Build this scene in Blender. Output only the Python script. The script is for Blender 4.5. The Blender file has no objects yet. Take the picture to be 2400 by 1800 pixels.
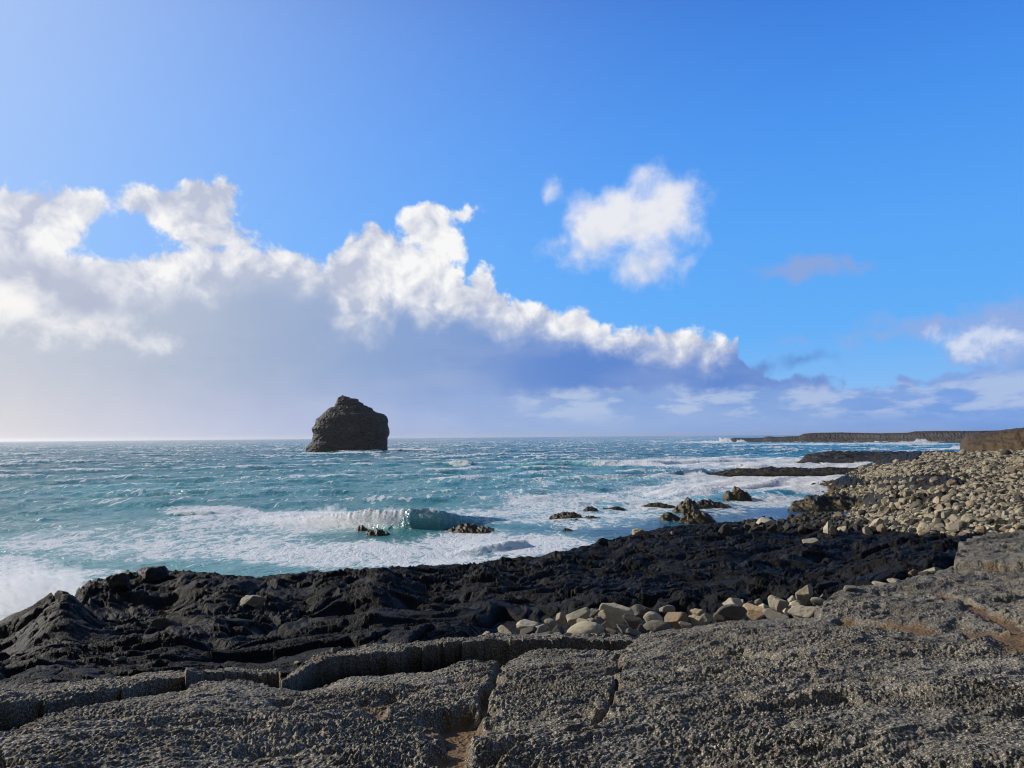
import bpy, math, random
import numpy as np
from mathutils import Matrix, Vector

R = math.radians
scene = bpy.context.scene
COL = scene.collection

# ------------------------------------------------------------------ camera
CAM_H = 10.0                       # eye above the sea
FPX = 1800.0                       # focal length in pixels of a 2400 px wide frame
PITCH = math.atan((1023.8 - 900.0) / FPX)
ROLL = math.atan(0.0085)
cam_data = bpy.data.cameras.new('camera')
cam = bpy.data.objects.new('camera', cam_data)
COL.objects.link(cam)
cam_data.sensor_fit = 'HORIZONTAL'
cam_data.sensor_width = 36.0
cam_data.lens = 36.0 * FPX / 2400.0
cam_data.clip_start = 0.1
cam_data.clip_end = 60000.0
CAM_ROT = (Matrix.Rotation(math.pi / 2 + PITCH, 3, 'X') @ Matrix.Rotation(-ROLL, 3, 'Z'))
cam.matrix_world = Matrix.Translation((0, 0, CAM_H)) @ CAM_ROT.to_4x4()
scene.camera = cam
scene.cycles.filter_width = 1.1
scene.cycles.use_denoising = True
scene.cycles.use_adaptive_sampling = False
scene.cycles.max_bounces = 6
scene.cycles.volume_bounces = 0
scene.cycles.transparent_max_bounces = 64
CR = np.array(CAM_ROT)


def ray(px, py):
    """unit-forward ray (y component 1) of a pixel of the 2400 x 1800 frame"""
    v = CR @ np.array([(px - 1200.0) / FPX, -(py - 900.0) / FPX, -1.0])
    return v


def at(px, py, dist):
    """point seen at a pixel, dist metres away along the ground"""
    v = ray(px, py)
    v = v / math.hypot(v[0], v[1])
    return np.array([v[0] * dist, v[1] * dist, CAM_H + v[2] * dist])


def on_z(px, py, z=0.0):
    """point seen at a pixel on the level z"""
    v = ray(px, py)
    t = (z - CAM_H) / v[2]
    return np.array([v[0] * t, v[1] * t, z])


def project(x, y, z):
    p = np.stack([x, y, z - CAM_H], -1) @ CR
    d = -p[..., 2]
    return 1200 + FPX * p[..., 0] / d, 900 - FPX * p[..., 1] / d


def azel(px, py):
    """direction of a pixel as azimuth and elevation in milliradians"""
    v = ray(px, py)
    return 1000 * math.atan2(v[0], v[1]), 1000 * math.asin(v[2] / np.linalg.norm(v))


# ------------------------------------------------------------------ node helpers
class S:
    """a socket of a node tree with arithmetic"""
    nt = None

    def __init__(self, s):
        self.s = s

    def __add__(a, b): return math_node('ADD', a, b)
    def __radd__(a, b): return math_node('ADD', b, a)
    def __sub__(a, b): return math_node('SUBTRACT', a, b)
    def __rsub__(a, b): return math_node('SUBTRACT', b, a)
    def __mul__(a, b): return math_node('MULTIPLY', a, b)
    def __rmul__(a, b): return math_node('MULTIPLY', b, a)
    def __truediv__(a, b): return math_node('DIVIDE', a, b)
    def __rtruediv__(a, b): return math_node('DIVIDE', b, a)
    def __pow__(a, b): return math_node('POWER', a, b)


def node(kind, **kw):
    n = S.nt.nodes.new(kind)
    for k, v in kw.items():
        setattr(n, k, v)
    return n


def put(inp, v):
    if isinstance(v, S):
        S.nt.links.new(v.s, inp)
    elif v is not None:
        inp.default_value = v


def math_node(op, a, b=None, c=None, clamp=False):
    n = node('ShaderNodeMath', operation=op, use_clamp=clamp)
    for i, v in enumerate((a, b, c)):
        put(n.inputs[i], v)
    return S(n.outputs[0])


def mn(a, b): return math_node('MINIMUM', a, b)
def mx(a, b): return math_node('MAXIMUM', a, b)
def sat(a): return math_node('MULTIPLY', a, 1.0, clamp=True)


def smax(a, b, k): return math_node('SMOOTH_MAX', a, b, k)


def sstep(lo, hi, v, a=0.0, b=1.0):
    n = node('ShaderNodeMapRange', interpolation_type='SMOOTHSTEP')
    put(n.inputs[0], v)
    for i, q in enumerate((lo, hi, a, b)):
        n.inputs[i + 1].default_value = q
    return S(n.outputs[0])


def lin(lo, hi, v, a=0.0, b=1.0):
    n = node('ShaderNodeMapRange')
    put(n.inputs[0], v)
    for i, q in enumerate((lo, hi, a, b)):
        n.inputs[i + 1].default_value = q
    return S(n.outputs[0])


def noise(vec, scale, detail=4.0, rough=0.5, dist=0.0, lac=2.0, color=False):
    n = node('ShaderNodeTexNoise')
    put(n.inputs['Vector'], vec)
    n.inputs['Scale'].default_value = scale
    n.inputs['Detail'].default_value = detail
    n.inputs['Roughness'].default_value = rough
    n.inputs['Lacunarity'].default_value = lac
    n.inputs['Distortion'].default_value = dist
    return S(n.outputs['Color' if color else 'Fac'])


def voronoi(vec, scale, feature='F1', rand=1.0, out='Distance'):
    n = node('ShaderNodeTexVoronoi', feature=feature)
    put(n.inputs['Vector'], vec)
    n.inputs['Scale'].default_value = scale
    n.inputs['Randomness'].default_value = rand
    return S(n.outputs[out])


def vmath(op, a, b=None, scale=None):
    n = node('ShaderNodeVectorMath', operation=op)
    put(n.inputs[0], a)
    if b is not None:
        put(n.inputs[1], b)
    if scale is not None:
        put(n.inputs['Scale'], scale)
    return S(n.outputs['Value' if op in ('DOT_PRODUCT', 'LENGTH') else 'Vector'])


def xyz(vec):
    n = node('ShaderNodeSeparateXYZ')
    put(n.inputs[0], vec)
    return [S(o) for o in n.outputs]


def combine(x, y, z):
    n = node('ShaderNodeCombineXYZ')
    for i, v in enumerate((x, y, z)):
        put(n.inputs[i], v)
    return S(n.outputs[0])


def mixc(f, a, b, mode='MIX'):
    n = node('ShaderNodeMix', data_type='RGBA', blend_type=mode)
    put(n.inputs[0], f)
    put(n.inputs[6], a)
    put(n.inputs[7], b)
    return S(n.outputs[2])


def ramp(v, stops, interp='LINEAR'):
    n = node('ShaderNodeValToRGB')
    cr = n.color_ramp
    cr.interpolation = interp
    while len(cr.elements) < len(stops):
        cr.elements.new(0.5)
    for e, (p, c) in zip(cr.elements, stops):
        e.position = p
        e.color = c
    put(n.inputs[0], v)
    return S(n.outputs[0])


def curve(v, pts):
    """piecewise curve through points with x and y in 0..1"""
    n = node('ShaderNodeFloatCurve')
    c = n.mapping.curves[0]
    pts = sorted(pts)
    while len(c.points) < len(pts):
        c.points.new(0.5, 0.5)
    for p, (x, y) in zip(c.points, pts):
        p.location = (x, y)
        p.handle_type = 'VECTOR'
    n.mapping.update()
    put(n.inputs['Value'], v)
    return S(n.outputs[0])


def srgb(r, g, b):
    f = lambda c: c / 12.92 if c <= 0.04045 else ((c + 0.055) / 1.055) ** 2.4
    return (f(r / 255), f(g / 255), f(b / 255), 1.0)


# ------------------------------------------------------------------ sun and sky
SUN_AZ, SUN_EL = R(-66.0), R(27.0)        # azimuth from +Y, to the right positive
sun_dir = Vector((math.sin(SUN_AZ) * math.cos(SUN_EL), math.cos(SUN_AZ) * math.cos(SUN_EL), math.sin(SUN_EL)))
sun_data = bpy.data.lights.new('sun', 'SUN')
sun_data.energy = 5.0
sun_data.angle = R(0.53)
sun_data.color = (1.0, 0.93, 0.83)
sun = bpy.data.objects.new('sun', sun_data)
sun.rotation_euler = sun_dir.to_track_quat('Z', 'Y').to_euler()
COL.objects.link(sun)

world = bpy.data.worlds.new('World')
scene.world = world
world.use_nodes = True
nt = world.node_tree
nt.nodes.clear()
S.nt = nt
scene.view_settings.view_transform = 'Standard'
scene.view_settings.look = 'None'
scene.view_settings.exposure = 0.0
scene.view_settings.gamma = 1.0


def build_sky():
    D = 2400.0 / 2212.0
    d = S(node('ShaderNodeTexCoord').outputs['Generated'])
    dx, dy, dz = xyz(d)
    U0 = math_node('ARCTAN2', dx, dy) * 1000.0
    V0 = math_node('ARCSINE', dz) * 1000.0
    # clear air
    sk = node('ShaderNodeTexSky', sky_type='NISHITA', sun_disc=False)
    sk.sun_elevation = SUN_EL
    sk.sun_rotation = SUN_AZ
    sk.altitude = 0.0
    sk.air_density = 1.0
    sk.dust_density = 0.6
    sk.ozone_density = 1.6
    up = combine(dx, dy, mx(dz, 0.012))
    S.nt.links.new(up.s, sk.inputs[0])
    base = S(sk.outputs[0])
    nis = mixc(1.0, base, (0.080, 0.105, 0.150, 1), 'MULTIPLY')
    air = ramp(lin(0.0, 600.0, V0), [(0.0, srgb(150, 195, 248)), (0.2, srgb(92, 176, 253)), (0.42, srgb(84, 168, 254)), (0.62, srgb(70, 153, 249)),
                                     (0.9, srgb(46, 122, 226)), (1.0, srgb(42, 114, 218))])
    base = mixc(0.2, air, nis)
    dot = mx(vmath('DOT_PRODUCT', d, tuple(sun_dir)), 0.0)
    base = mixc(sat((dot ** 3.1) * 0.92), base, srgb(176, 206, 247))
    # sky darkened overhead, grey cloud added behind the eye, both to weaken blue fill
    base = mixc(sstep(470.0, 900.0, V0), base, (0.030, 0.075, 0.190, 1))
    # turbulence that breaks the edges of the clouds
    big = noise(d, 9.0, 2.0, 0.5, color=True)
    bx, by, bz = xyz(big)
    mid = noise(d, 30.0, 4.0, 0.5, color=True)
    mx_, my_, mz_ = xyz(mid)
    U = U0 + (bx - 0.5) * 40.0 + (mx_ - 0.5) * 40.0
    V = V0 + (by - 0.5) * 30.0 + (my_ - 0.5) * 40.0
    n_f = noise(d, 24.0, 10.0, 0.61, 0.25)
    # the same field a little towards the sun, for relief
    d2 = vmath('ADD', d, tuple(sun_dir * 0.012))
    n_s = noise(d2, 24.0, 4.0, 0.5, 0.25)
    n_p = noise(d, 24.0, 4.0, 0.5, 0.25)
    rel = (n_p - n_s)
    un = lin(-700.0, 700.0, U)

    def line(pts):
        out = []
        for x, y in pts:
            u, v = azel(x * D, y * D)
            out.append(((u + 700.0) / 1400.0, v / 500.0))
        return curve(un, out) * 500.0

    top = line([(-300, 560), (0, 566), (90, 552), (200, 540), (300, 546), (400, 530), (500, 522), (560, 540),
                (690, 556), (745, 512), (800, 498), (850, 520), (950, 535), (985, 570), (1010, 612), (1065, 610), (1100, 650),
                (1200, 664), (1280, 672), (1330, 702), (1400, 706), (1500, 710), (1585, 716), (1605, 775),
                (1680, 812), (1800, 824), (1900, 818), (2000, 812), (2060, 796), (2130, 770), (2212, 756), (2500, 720)])
    low = line([(-300, 700), (0, 716), (150, 700), (270, 690), (300, 652), (440, 640), (560, 626), (690, 640),
                (735, 712), (790, 712), (830, 690), (1000, 704), (1150, 738), (1260, 760), (1350, 762), (1450, 776),
                (1500, 790), (1560, 776), (1600, 740), (1640, 740), (2212, 690), (2500, 690)])

    def blob(cx, cy, rx, ry, uu=None, vv=None):
        u, v = azel(cx * D, cy * D)
        a, b = rx * D * 0.5, ry * D * 0.5
        uu, vv = uu or U, vv or V
        q = combine((uu - u) / a, (vv - v) / b, 0.0)
        return (1.0 - vmath('LENGTH', q)) * min(a, b)

    def blobs(lst):
        f = None
        for b in lst:
            g = blob(*b)
            f = g if f is None else smax(f, g, 14.0)
        return f

    amp = (n_f - 0.5)
    white = blobs([(30, 490, 110, 85), (150, 445, 68, 40), (10, 560, 110, 60), (95, 500, 70, 55),
                   (418, 462, 105, 66), (455, 422, 60, 48), (330, 440, 76, 36), (462, 510, 100, 44),
                   (912, 490, 66, 46), (1000, 474, 44, 26), (960, 530, 50, 50), (1042, 606, 34, 38),
                   (770, 700, 70, 40), (150, 695, 110, 32), (235, 722, 60, 22)])
    fluff = blobs([(1385, 468, 150, 84), (1290, 490, 80, 76), (1450, 430, 88, 60), (1470, 480, 60, 50), (1400, 388, 50, 30),
                   (1222, 528, 46, 28), (1405, 562, 92, 58), (1262, 548, 50, 40), (1200, 410, 20, 26)])
    bank = smax(top - V, white, 16.0)
    a_bank = sstep(-3.0, 9.0, bank + amp * 52.0)
    a_fluff = sstep(-8.0, 30.0, fluff + amp * 50.0) * 0.95
    lit = sstep(-18.0, 36.0, smax(V - low, white - 3.0, 14.0) + amp * 70.0)
    # left cloud: a grey belly with bright heads under it
    belly = sstep(-12.0, 18.0, blobs([(110, 606, 105, 44), (20, 590, 80, 22), (190, 640, 60, 50)]) + amp * 60.0)
    heads = sstep(-12.0, 22.0, blobs([(20, 650, 66, 52), (150, 694, 90, 22), (225, 722, 60, 14)]) + amp * 60.0)
    white_c = mixc(sat(0.56 + rel * 3.0 + (bz - 0.5) * 3.2 + (n_f - 0.5) * 0.7), srgb(186, 194, 216), srgb(248, 248, 248))
    white_c = mixc(sstep(34.0, -6.0, V - low + amp * 40.0) * 0.55, white_c, srgb(190, 198, 218))
    # the rain below the bank, lighter to the left where the sun is
    un0 = lin(-700.0, 700.0, U0 + (bx - 0.5) * 60.0)
    rain_hi = ramp(un0, [(0.0, srgb(202, 206, 214)), (0.10, srgb(192, 199, 212)), (0.25, srgb(164, 180, 207)), (0.38, srgb(140, 166, 209)),
                         (0.55, srgb(114, 150, 211)), (0.70, srgb(104, 147, 213)), (0.88, srgb(126, 166, 228)), (1.0, srgb(146, 178, 228))])
    rain_lo = ramp(un0, [(0.0, srgb(222, 219, 221)), (0.10, srgb(211, 210, 218)), (0.25, srgb(186, 194, 220)), (0.40, srgb(158, 178, 220)),
                         (0.55, srgb(148, 176, 222)), (0.70, srgb(134, 168, 222)), (0.88, srgb(114, 158, 225)), (1.0, srgb(114, 158, 225))])
    rain = mixc(sstep(10.0, 105.0, V0 + (my_ - 0.5) * 40.0), rain_lo, rain_hi)
    # banded cloud near the horizon on the right
    flat = combine(dx, dy, dz * 3.4)
    band = noise(flat, 15.0, 6.0, 0.58)
    right = sstep(-60.0, 60.0, U0)
    streak = sstep(0.44, 0.60, band) * right * sstep(74.0, 56.0, V0 + (mx_ - 0.5) * 16.0) * sstep(8.0, 34.0, V0)
    rain = mixc(streak * 0.7, rain, srgb(186, 202, 230))
    dusk = sstep(50.0, 66.0, V0 + (mz_ - 0.5) * 30.0 + (n_f - .5) * 30.0) * sstep(150.0, 92.0, V0) * sstep(-150.0, 120.0, U0) * sstep(560.0, 380.0, U0)
    rain = mixc(dusk * 0.85, rain, srgb(92, 134, 206))
    soft = noise(flat, 7.0, 4.0, 0.5)
    rain = mixc(sstep(0.4, 0.7, soft) * 0.14, rain, srgb(208, 212, 228))
    bank_c = mixc(lit, rain, white_c)
    bank_c = mixc(belly * 0.92, bank_c, srgb(176, 184, 208))
    bank_c = mixc(heads * 0.85, bank_c, srgb(250, 248, 246))
    fluff_c = mixc(sat(0.66 + rel * 1.8 + (V0 - 235.0) * 0.007), srgb(190, 202, 230), srgb(238, 238, 242))
    # thin grey clouds on the right
    grey = blobs([(1755, 580, 86, 22), (1730, 781, 52, 15), (1640, 785, 24, 10)])
    a_grey = sstep(-7.0, 8.0, grey + amp * 22.0) * 0.85
    anvil = blobs([(2060, 690, 150, 24), (2230, 690, 150, 46), (2110, 745, 80, 56), (2230, 760, 100, 50), (1872, 730, 58, 6)])
    a_anvil = sstep(-8.0, 16.0, anvil + amp * 46.0) * 0.85
    core = sstep(-8.0, 20.0, blobs([(2095, 735, 66, 34), (2130, 765, 46, 26), (2190, 720, 50, 12)]) + amp * 80.0)
    anvil_c = mixc(core * 0.9, srgb(150, 173, 224), srgb(228, 232, 242))
    c = mixc(a_grey, base, mixc(sstep(140.0, 170.0, V0), srgb(98, 142, 208), srgb(142, 166, 218)))
    c = mixc(a_anvil, c, anvil_c)
    c = mixc(a_fluff, c, fluff_c)
    c = mixc(a_bank, c, bank_c)
    # the bright air towards the sun
    c = mixc(sat((dot ** 9.0) * 0.4), c, (0.86, 0.86, 0.91, 1))
    back = sstep(0.12, -0.2, dy) * sstep(0.40, 0.62, noise(d, 3.0, 5.0, 0.55) + 0.12)  # unseen grey cloud, added to tone down the blue fill
    c = mixc(back * sstep(1300.0, 700.0, V0), c, (0.15, 0.155, 0.165, 1))
    c = mixc(sstep(-0.004, -0.05, dz), c, srgb(70, 110, 140))
    bg = node('ShaderNodeBackground')
    put(bg.inputs['Color'], c)
    bg.inputs['Strength'].default_value = 1.0
    out = node('ShaderNodeOutputWorld')
    S.nt.links.new(bg.outputs[0], out.inputs['Surface'])


build_sky()

# ------------------------------------------------------------------ numeric helpers
def _hash(ix, iy, iz, seed):
    h = (ix.astype(np.uint32) * np.uint32(374761393) + iy.astype(np.uint32) * np.uint32(668265263)
         + np.uint32((seed * 974634777 + 12345) & 0xFFFFFFFF))
    if iz is not None:
        h = h + iz.astype(np.uint32) * np.uint32(2147483647 - 1640531)
    h = (h ^ (h >> np.uint32(13))) * np.uint32(1274126177)
    h = (h ^ (h >> np.uint32(15))) * np.uint32(2246822519)
    return h ^ (h >> np.uint32(16))


def gn2(x, y, seed=0):
    """gradient noise in two dimensions, about -1..1"""
    x = np.asarray(x, np.float32)
    y = np.asarray(y, np.float32)
    fx, fy = np.floor(x), np.floor(y)
    ix, iy = fx.astype(np.int64), fy.astype(np.int64)
    x, y = x - fx, y - fy
    u = x * x * x * (x * (x * 6 - 15) + 10)
    v = y * y * y * (y * (y * 6 - 15) + 10)

    def g(dx, dy):
        a = _hash(ix + dx, iy + dy, None, seed).astype(np.float32) * np.float32(2 * math.pi / 4294967296.0)
        return np.cos(a) * (x - dx) + np.sin(a) * (y - dy)
    a = g(0, 0); b = g(1, 0); c = g(0, 1); d = g(1, 1)
    return 1.5 * ((a + (b - a) * u) * (1 - v) + (c + (d - c) * u) * v)


def gn3(x, y, z, seed=0):
    x = np.asarray(x, np.float32); y = np.asarray(y, np.float32); z = np.asarray(z, np.float32)
    fx, fy, fz = np.floor(x), np.floor(y), np.floor(z)
    ix, iy, iz = fx.astype(np.int64), fy.astype(np.int64), fz.astype(np.int64)
    x, y, z = x - fx, y - fy, z - fz
    f = lambda t: t * t * t * (t * (t * 6 - 15) + 10)
    u, v, w = f(x), f(y), f(z)

    def g(dx, dy, dz):
        h = _hash(ix + dx, iy + dy, iz + dz, seed)
        a = (h & np.uint32(0xFFFF)).astype(np.float32) * np.float32(2 * math.pi / 65536)
        c = (h >> np.uint32(16)).astype(np.float32) * np.float32(2 / 65536) - 1
        s = np.sqrt(np.maximum(0, 1 - c * c))
        return s * np.cos(a) * (x - dx) + s * np.sin(a) * (y - dy) + c * (z - dz)
    l = lambda a, b, t: a + (b - a) * t
    return 1.5 * l(l(l(g(0, 0, 0), g(1, 0, 0), u), l(g(0, 1, 0), g(1, 1, 0), u), v),
                   l(l(g(0, 0, 1), g(1, 0, 1), u), l(g(0, 1, 1), g(1, 1, 1), u), v), w)


def fbm2(x, y, octs, seed=0, gain=0.5, lac=2.03, kind='n'):
    t = 0.0
    a = 1.0
    for i in range(octs):
        n = gn2(x, y, seed + i * 7)
        if kind == 'r':
            n = 1 - 2 * np.abs(n)
        elif kind == 'b':
            n = 2 * np.abs(n) - 0.5
        t = t + a * n
        a *= gain
        x, y = x * lac + 17.3, y * lac + 5.1
    return t


def fbm3(x, y, z, octs, seed=0, gain=0.5, lac=2.03, kind='n'):
    t = 0.0
    a = 1.0
    for i in range(octs):
        n = gn3(x, y, z, seed + i * 7)
        if kind == 'r':
            n = 1 - 2 * np.abs(n)
        t = t + a * n
        a *= gain
        x, y, z = x * lac + 17.3, y * lac + 5.1, z * lac + 3.7
    return t


def plates(x, y, seed, lift, tilt, gap, width=0.07):
    """broken plates: cells at their own level and slant, parted by cracks"""
    x = np.asarray(x, np.float32); y = np.asarray(y, np.float32)
    fx, fy = np.floor(x), np.floor(y)
    ix, iy = fx.astype(np.int64), fy.astype(np.int64)
    x, y = x - fx, y - fy
    d1 = np.full(x.shape, 9, np.float32); d2 = d1.copy()
    h1 = np.zeros(x.shape, np.float32)
    for i in (-1, 0, 1):
        for j in (-1, 0, 1):
            h = _hash(ix + i, iy + j, None, seed)
            px = i + (h & np.uint32(1023)).astype(np.float32) / 1024
            py = j + ((h >> np.uint32(10)) & np.uint32(1023)).astype(np.float32) / 1024
            dx, dy = x - px, y - py
            d = np.hypot(dx, dy)
            r = ((h >> np.uint32(20)) & np.uint32(63)).astype(np.float32) / 63 - .5
            a = ((h >> np.uint32(26)) & np.uint32(63)).astype(np.float32) / 63 * 6.283
            v = lift * r + tilt * (np.cos(a) * dx + np.sin(a) * dy)
            m = d < d1
            d2 = np.where(m, d1, np.minimum(d2, d))
            h1 = np.where(m, v, h1)
            d1 = np.where(m, d, d1)
    return h1 - gap * np.clip(1 - (d2 - d1) / width, 0, 1)


def smooth(lo, hi, v):
    t = np.clip((v - lo) / (hi - lo), 0, 1)
    return t * t * (3 - 2 * t)


def seg_dist(x, y, pts):
    """distance to a polyline, and how far along it (0..1)"""
    best = np.full(np.shape(x), 1e9, np.float32)
    along = np.zeros(np.shape(x), np.float32)
    n = len(pts) - 1
    for i in range(n):
        ax, ay = pts[i][:2]
        bx, by = pts[i + 1][:2]
        dx, dy = bx - ax, by - ay
        t = np.clip(((x - ax) * dx + (y - ay) * dy) / (dx * dx + dy * dy + 1e-9), 0, 1)
        d = np.hypot(x - ax - t * dx, y - ay - t * dy)
        m = d < best
        best = np.where(m, d, best)
        along = np.where(m, (i + t) / n, along)
    return best, along


def in_poly(x, y, poly):
    inside = np.zeros(np.shape(x), bool)
    n = len(poly)
    for i in range(n):
        x0, y0 = poly[i]
        x1, y1 = poly[(i + 1) % n]
        c = (y0 > y) != (y1 > y)
        with np.errstate(divide='ignore', invalid='ignore'):
            inside ^= c & (x < (x1 - x0) * (y - y0) / (y1 - y0 + 1e-12) + x0)
    return inside


class RBF:
    """smooth height through scattered points, in (azimuth, log distance)"""
    def __init__(self, pts):
        p = np.array(pts, float)
        self.c = self.key(p[:, 0], p[:, 1])
        A = self.phi(self.c[:, None, :] - self.c[None, :, :])
        n = len(p)
        P = np.hstack([np.ones((n, 1)), self.c])
        M = np.block([[A + np.eye(n) * 1e-3, P], [P.T, np.zeros((3, 3))]])
        self.w = np.linalg.solve(M, np.concatenate([p[:, 2], np.zeros(3)]))

    @staticmethod
    def key(x, y):
        return np.stack([np.arctan2(x, y) * 3.0, np.log(np.hypot(x, y))], -1)

    @staticmethod
    def phi(d):
        return np.sqrt((d ** 2).sum(-1) + 0.004)

    def __call__(self, x, y):
        k = self.key(np.ravel(x), np.ravel(y))
        out = np.empty(len(k))
        for i in range(0, len(k), 60000):
            q = k[i:i + 60000]
            out[i:i + 60000] = self.phi(q[:, None, :] - self.c[None]) @ self.w[:-3] + self.w[-3] + q @ self.w[-2:]
        return out.reshape(np.shape(x))


def grid_mesh(name, X, Y, Z, mat, attrs=None, smooth_shade=True, keep=None):
    """a sheet of quads from 2-D arrays, with named float attributes per vertex"""
    r, c = X.shape
    co = np.stack([X, Y, Z], -1).reshape(-1, 3).astype(np.float32)
    i = np.arange(r * c).reshape(r, c)
    q = np.stack([i[:-1, :-1], i[:-1, 1:], i[1:, 1:], i[1:, :-1]], -1).reshape(-1, 4)
    if keep is not None:
        k = keep.reshape(-1)
        q = q[k[q].any(axis=1)]
        used = np.zeros(r * c, bool)
        used[q] = True
        new = np.cumsum(used) - 1
        co = co[used]
        q = new[q]
        attrs = {a: np.ravel(v)[used] for a, v in (attrs or {}).items()}
    me = bpy.data.meshes.new(name)
    me.vertices.add(len(co))
    me.vertices.foreach_set('co', co.ravel())
    me.loops.add(q.size)
    me.loops.foreach_set('vertex_index', q.ravel().astype(np.int32))
    me.polygons.add(len(q))
    me.polygons.foreach_set('loop_start', np.arange(0, q.size, 4, dtype=np.int32))
    me.polygons.foreach_set('use_smooth', np.full(len(q), smooth_shade))
    for a, v in (attrs or {}).items():
        at_ = me.attributes.new(a, 'FLOAT', 'POINT')
        at_.data.foreach_set('value', np.ravel(v).astype(np.float32))
    me.update()
    me.validate()
    me.materials.append(mat)
    return me


def tri_mesh(name, co, faces, mat, attrs=None, smooth_shade=False):
    me = bpy.data.meshes.new(name)
    faces = np.asarray(faces)
    k = faces.shape[1]
    me.vertices.add(len(co))
    me.vertices.foreach_set('co', np.asarray(co, np.float32).ravel())
    me.loops.add(faces.size)
    me.loops.foreach_set('vertex_index', faces.ravel().astype(np.int32))
    me.polygons.add(len(faces))
    me.polygons.foreach_set('loop_start', np.arange(0, faces.size, k, dtype=np.int32))
    me.polygons.foreach_set('use_smooth', np.full(len(faces), smooth_shade))
    for a, v in (attrs or {}).items():
        at_ = me.attributes.new(a, 'FLOAT', 'POINT')
        at_.data.foreach_set('value', np.ravel(v).astype(np.float32))
    me.update()
    me.validate()
    me.materials.append(mat)
    return me


def obj(name, me, label=None, cat=None, group=None, kind=None, loc=(0, 0, 0), rot=(0, 0, 0), scale=(1, 1, 1), parent=None):
    o = bpy.data.objects.new(name, me)
    COL.objects.link(o)
    o.location, o.rotation_euler, o.scale = loc, rot, scale
    if label: o['label'] = label
    if cat: o['category'] = cat
    if group: o['group'] = group
    if kind: o['kind'] = kind
    if parent: o.parent = parent
    return o


def attr(name):
    return S(node('ShaderNodeAttribute', attribute_name=name).outputs['Fac'])


def material(name):
    m = bpy.data.materials.new(name)
    m.use_nodes = True
    m.node_tree.nodes.clear()
    S.nt = m.node_tree
    return m


def finish(shader):
    out = node('ShaderNodeOutputMaterial')
    S.nt.links.new(shader.s, out.inputs['Surface'])


def principled(color, rough, bump=None, spec=0.5, **kw):
    b = node('ShaderNodeBsdfPrincipled')
    put(b.inputs['Base Color'], color)
    put(b.inputs['Roughness'], rough)
    put(b.inputs['Specular IOR Level'], spec)
    for k, v in kw.items():
        put(b.inputs[k], v)
    if bump is not None:
        S.nt.links.new(bump.s, b.inputs['Normal'])
    return S(b.outputs[0])


def bump(h, dist, strength=1.0, normal=None):
    n = node('ShaderNodeBump')
    n.inputs['Strength'].default_value = strength
    n.inputs['Distance'].default_value = dist
    put(n.inputs['Height'], h)
    if normal is not None:
        put(n.inputs['Normal'], normal)
    return S(n.outputs[0])


def position():
    return S(node('ShaderNodeNewGeometry').outputs['Position'])


def up_facing():
    return xyz(S(node('ShaderNodeNewGeometry').outputs['Normal']))[2]


# ------------------------------------------------------------------ materials
def mat_ground():
    m = material('lava rock')
    p = position()
    slab, sand, beach, weed = attr('slab'), attr('sand'), attr('beach'), attr('weed')
    n1 = noise(p, 0.6, 5.0, 0.6)
    n2 = noise(p, 5.0, 6.0, 0.65)
    n3 = noise(p, 38.0, 4.0, 0.6)
    lich = noise(p, 1.7, 7.0, 0.7)
    pale = mixc(sat((lich - 0.38) * 4.0), (0.048, 0.043, 0.035, 1), (0.130, 0.118, 0.094, 1))
    pale = mixc(sat((n3 - 0.53) * 5.0) * sat((lich - 0.30) * 3.0), pale, (0.44, 0.40, 0.32, 1))
    pale = mixc(sat((n1 - 0.52) * 3.0) * 0.5, pale, (0.085, 0.058, 0.038, 1))
    n4 = noise(p, 95.0, 3.0, 0.6)
    pale = mixc(sat((n4 - 0.53) * 8.0) * 0.95, pale, (0.52, 0.475, 0.38, 1))
    pale = mixc(sat((0.43 - n4) * 9.0) * 0.8, pale, (0.022, 0.020, 0.018, 1))
    pale = mixc(sat((noise(p, 3.1, 4.0, 0.6) - 0.56) * 6.0) * 0.5, pale, (0.100, 0.058, 0.028, 1))
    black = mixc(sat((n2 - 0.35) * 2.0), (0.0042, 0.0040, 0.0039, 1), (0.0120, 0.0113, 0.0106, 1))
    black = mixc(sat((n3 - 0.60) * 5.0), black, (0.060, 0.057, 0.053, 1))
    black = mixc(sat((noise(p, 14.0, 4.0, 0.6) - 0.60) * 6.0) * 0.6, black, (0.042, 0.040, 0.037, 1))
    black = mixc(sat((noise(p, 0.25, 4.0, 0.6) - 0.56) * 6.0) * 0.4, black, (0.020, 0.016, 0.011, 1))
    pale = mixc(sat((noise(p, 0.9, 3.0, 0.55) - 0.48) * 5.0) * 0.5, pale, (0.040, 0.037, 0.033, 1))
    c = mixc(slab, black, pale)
    c = mixc(beach * 0.9, c, mixc(n2, (0.02, 0.019, 0.017, 1), (0.075, 0.066, 0.052, 1)))
    c = mixc(sat(sand), c, mixc(n2, (0.075, 0.045, 0.020, 1), (0.20, 0.122, 0.060, 1)))
    c = mixc(sat(weed * (n2 * 2.2 - 0.3)), c, (0.13, 0.085, 0.016, 1))
    v = voronoi(p, 34.0)
    h = n3 * 0.5 + v * 0.8 + noise(p, 7.0, 8.0, 0.66) * (1.0 - slab) * 4.0
    finish(principled(c, mixc(slab, mixc(n1, (0.48, 0.48, 0.48, 1), (0.80, 0.80, 0.80, 1)), (0.85, 0.85, 0.85, 1)), bump(h, 0.022, 0.85), mixc(slab, (0.13, 0.13, 0.13, 1), (0.20, 0.20, 0.20, 1))))
    return m


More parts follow.
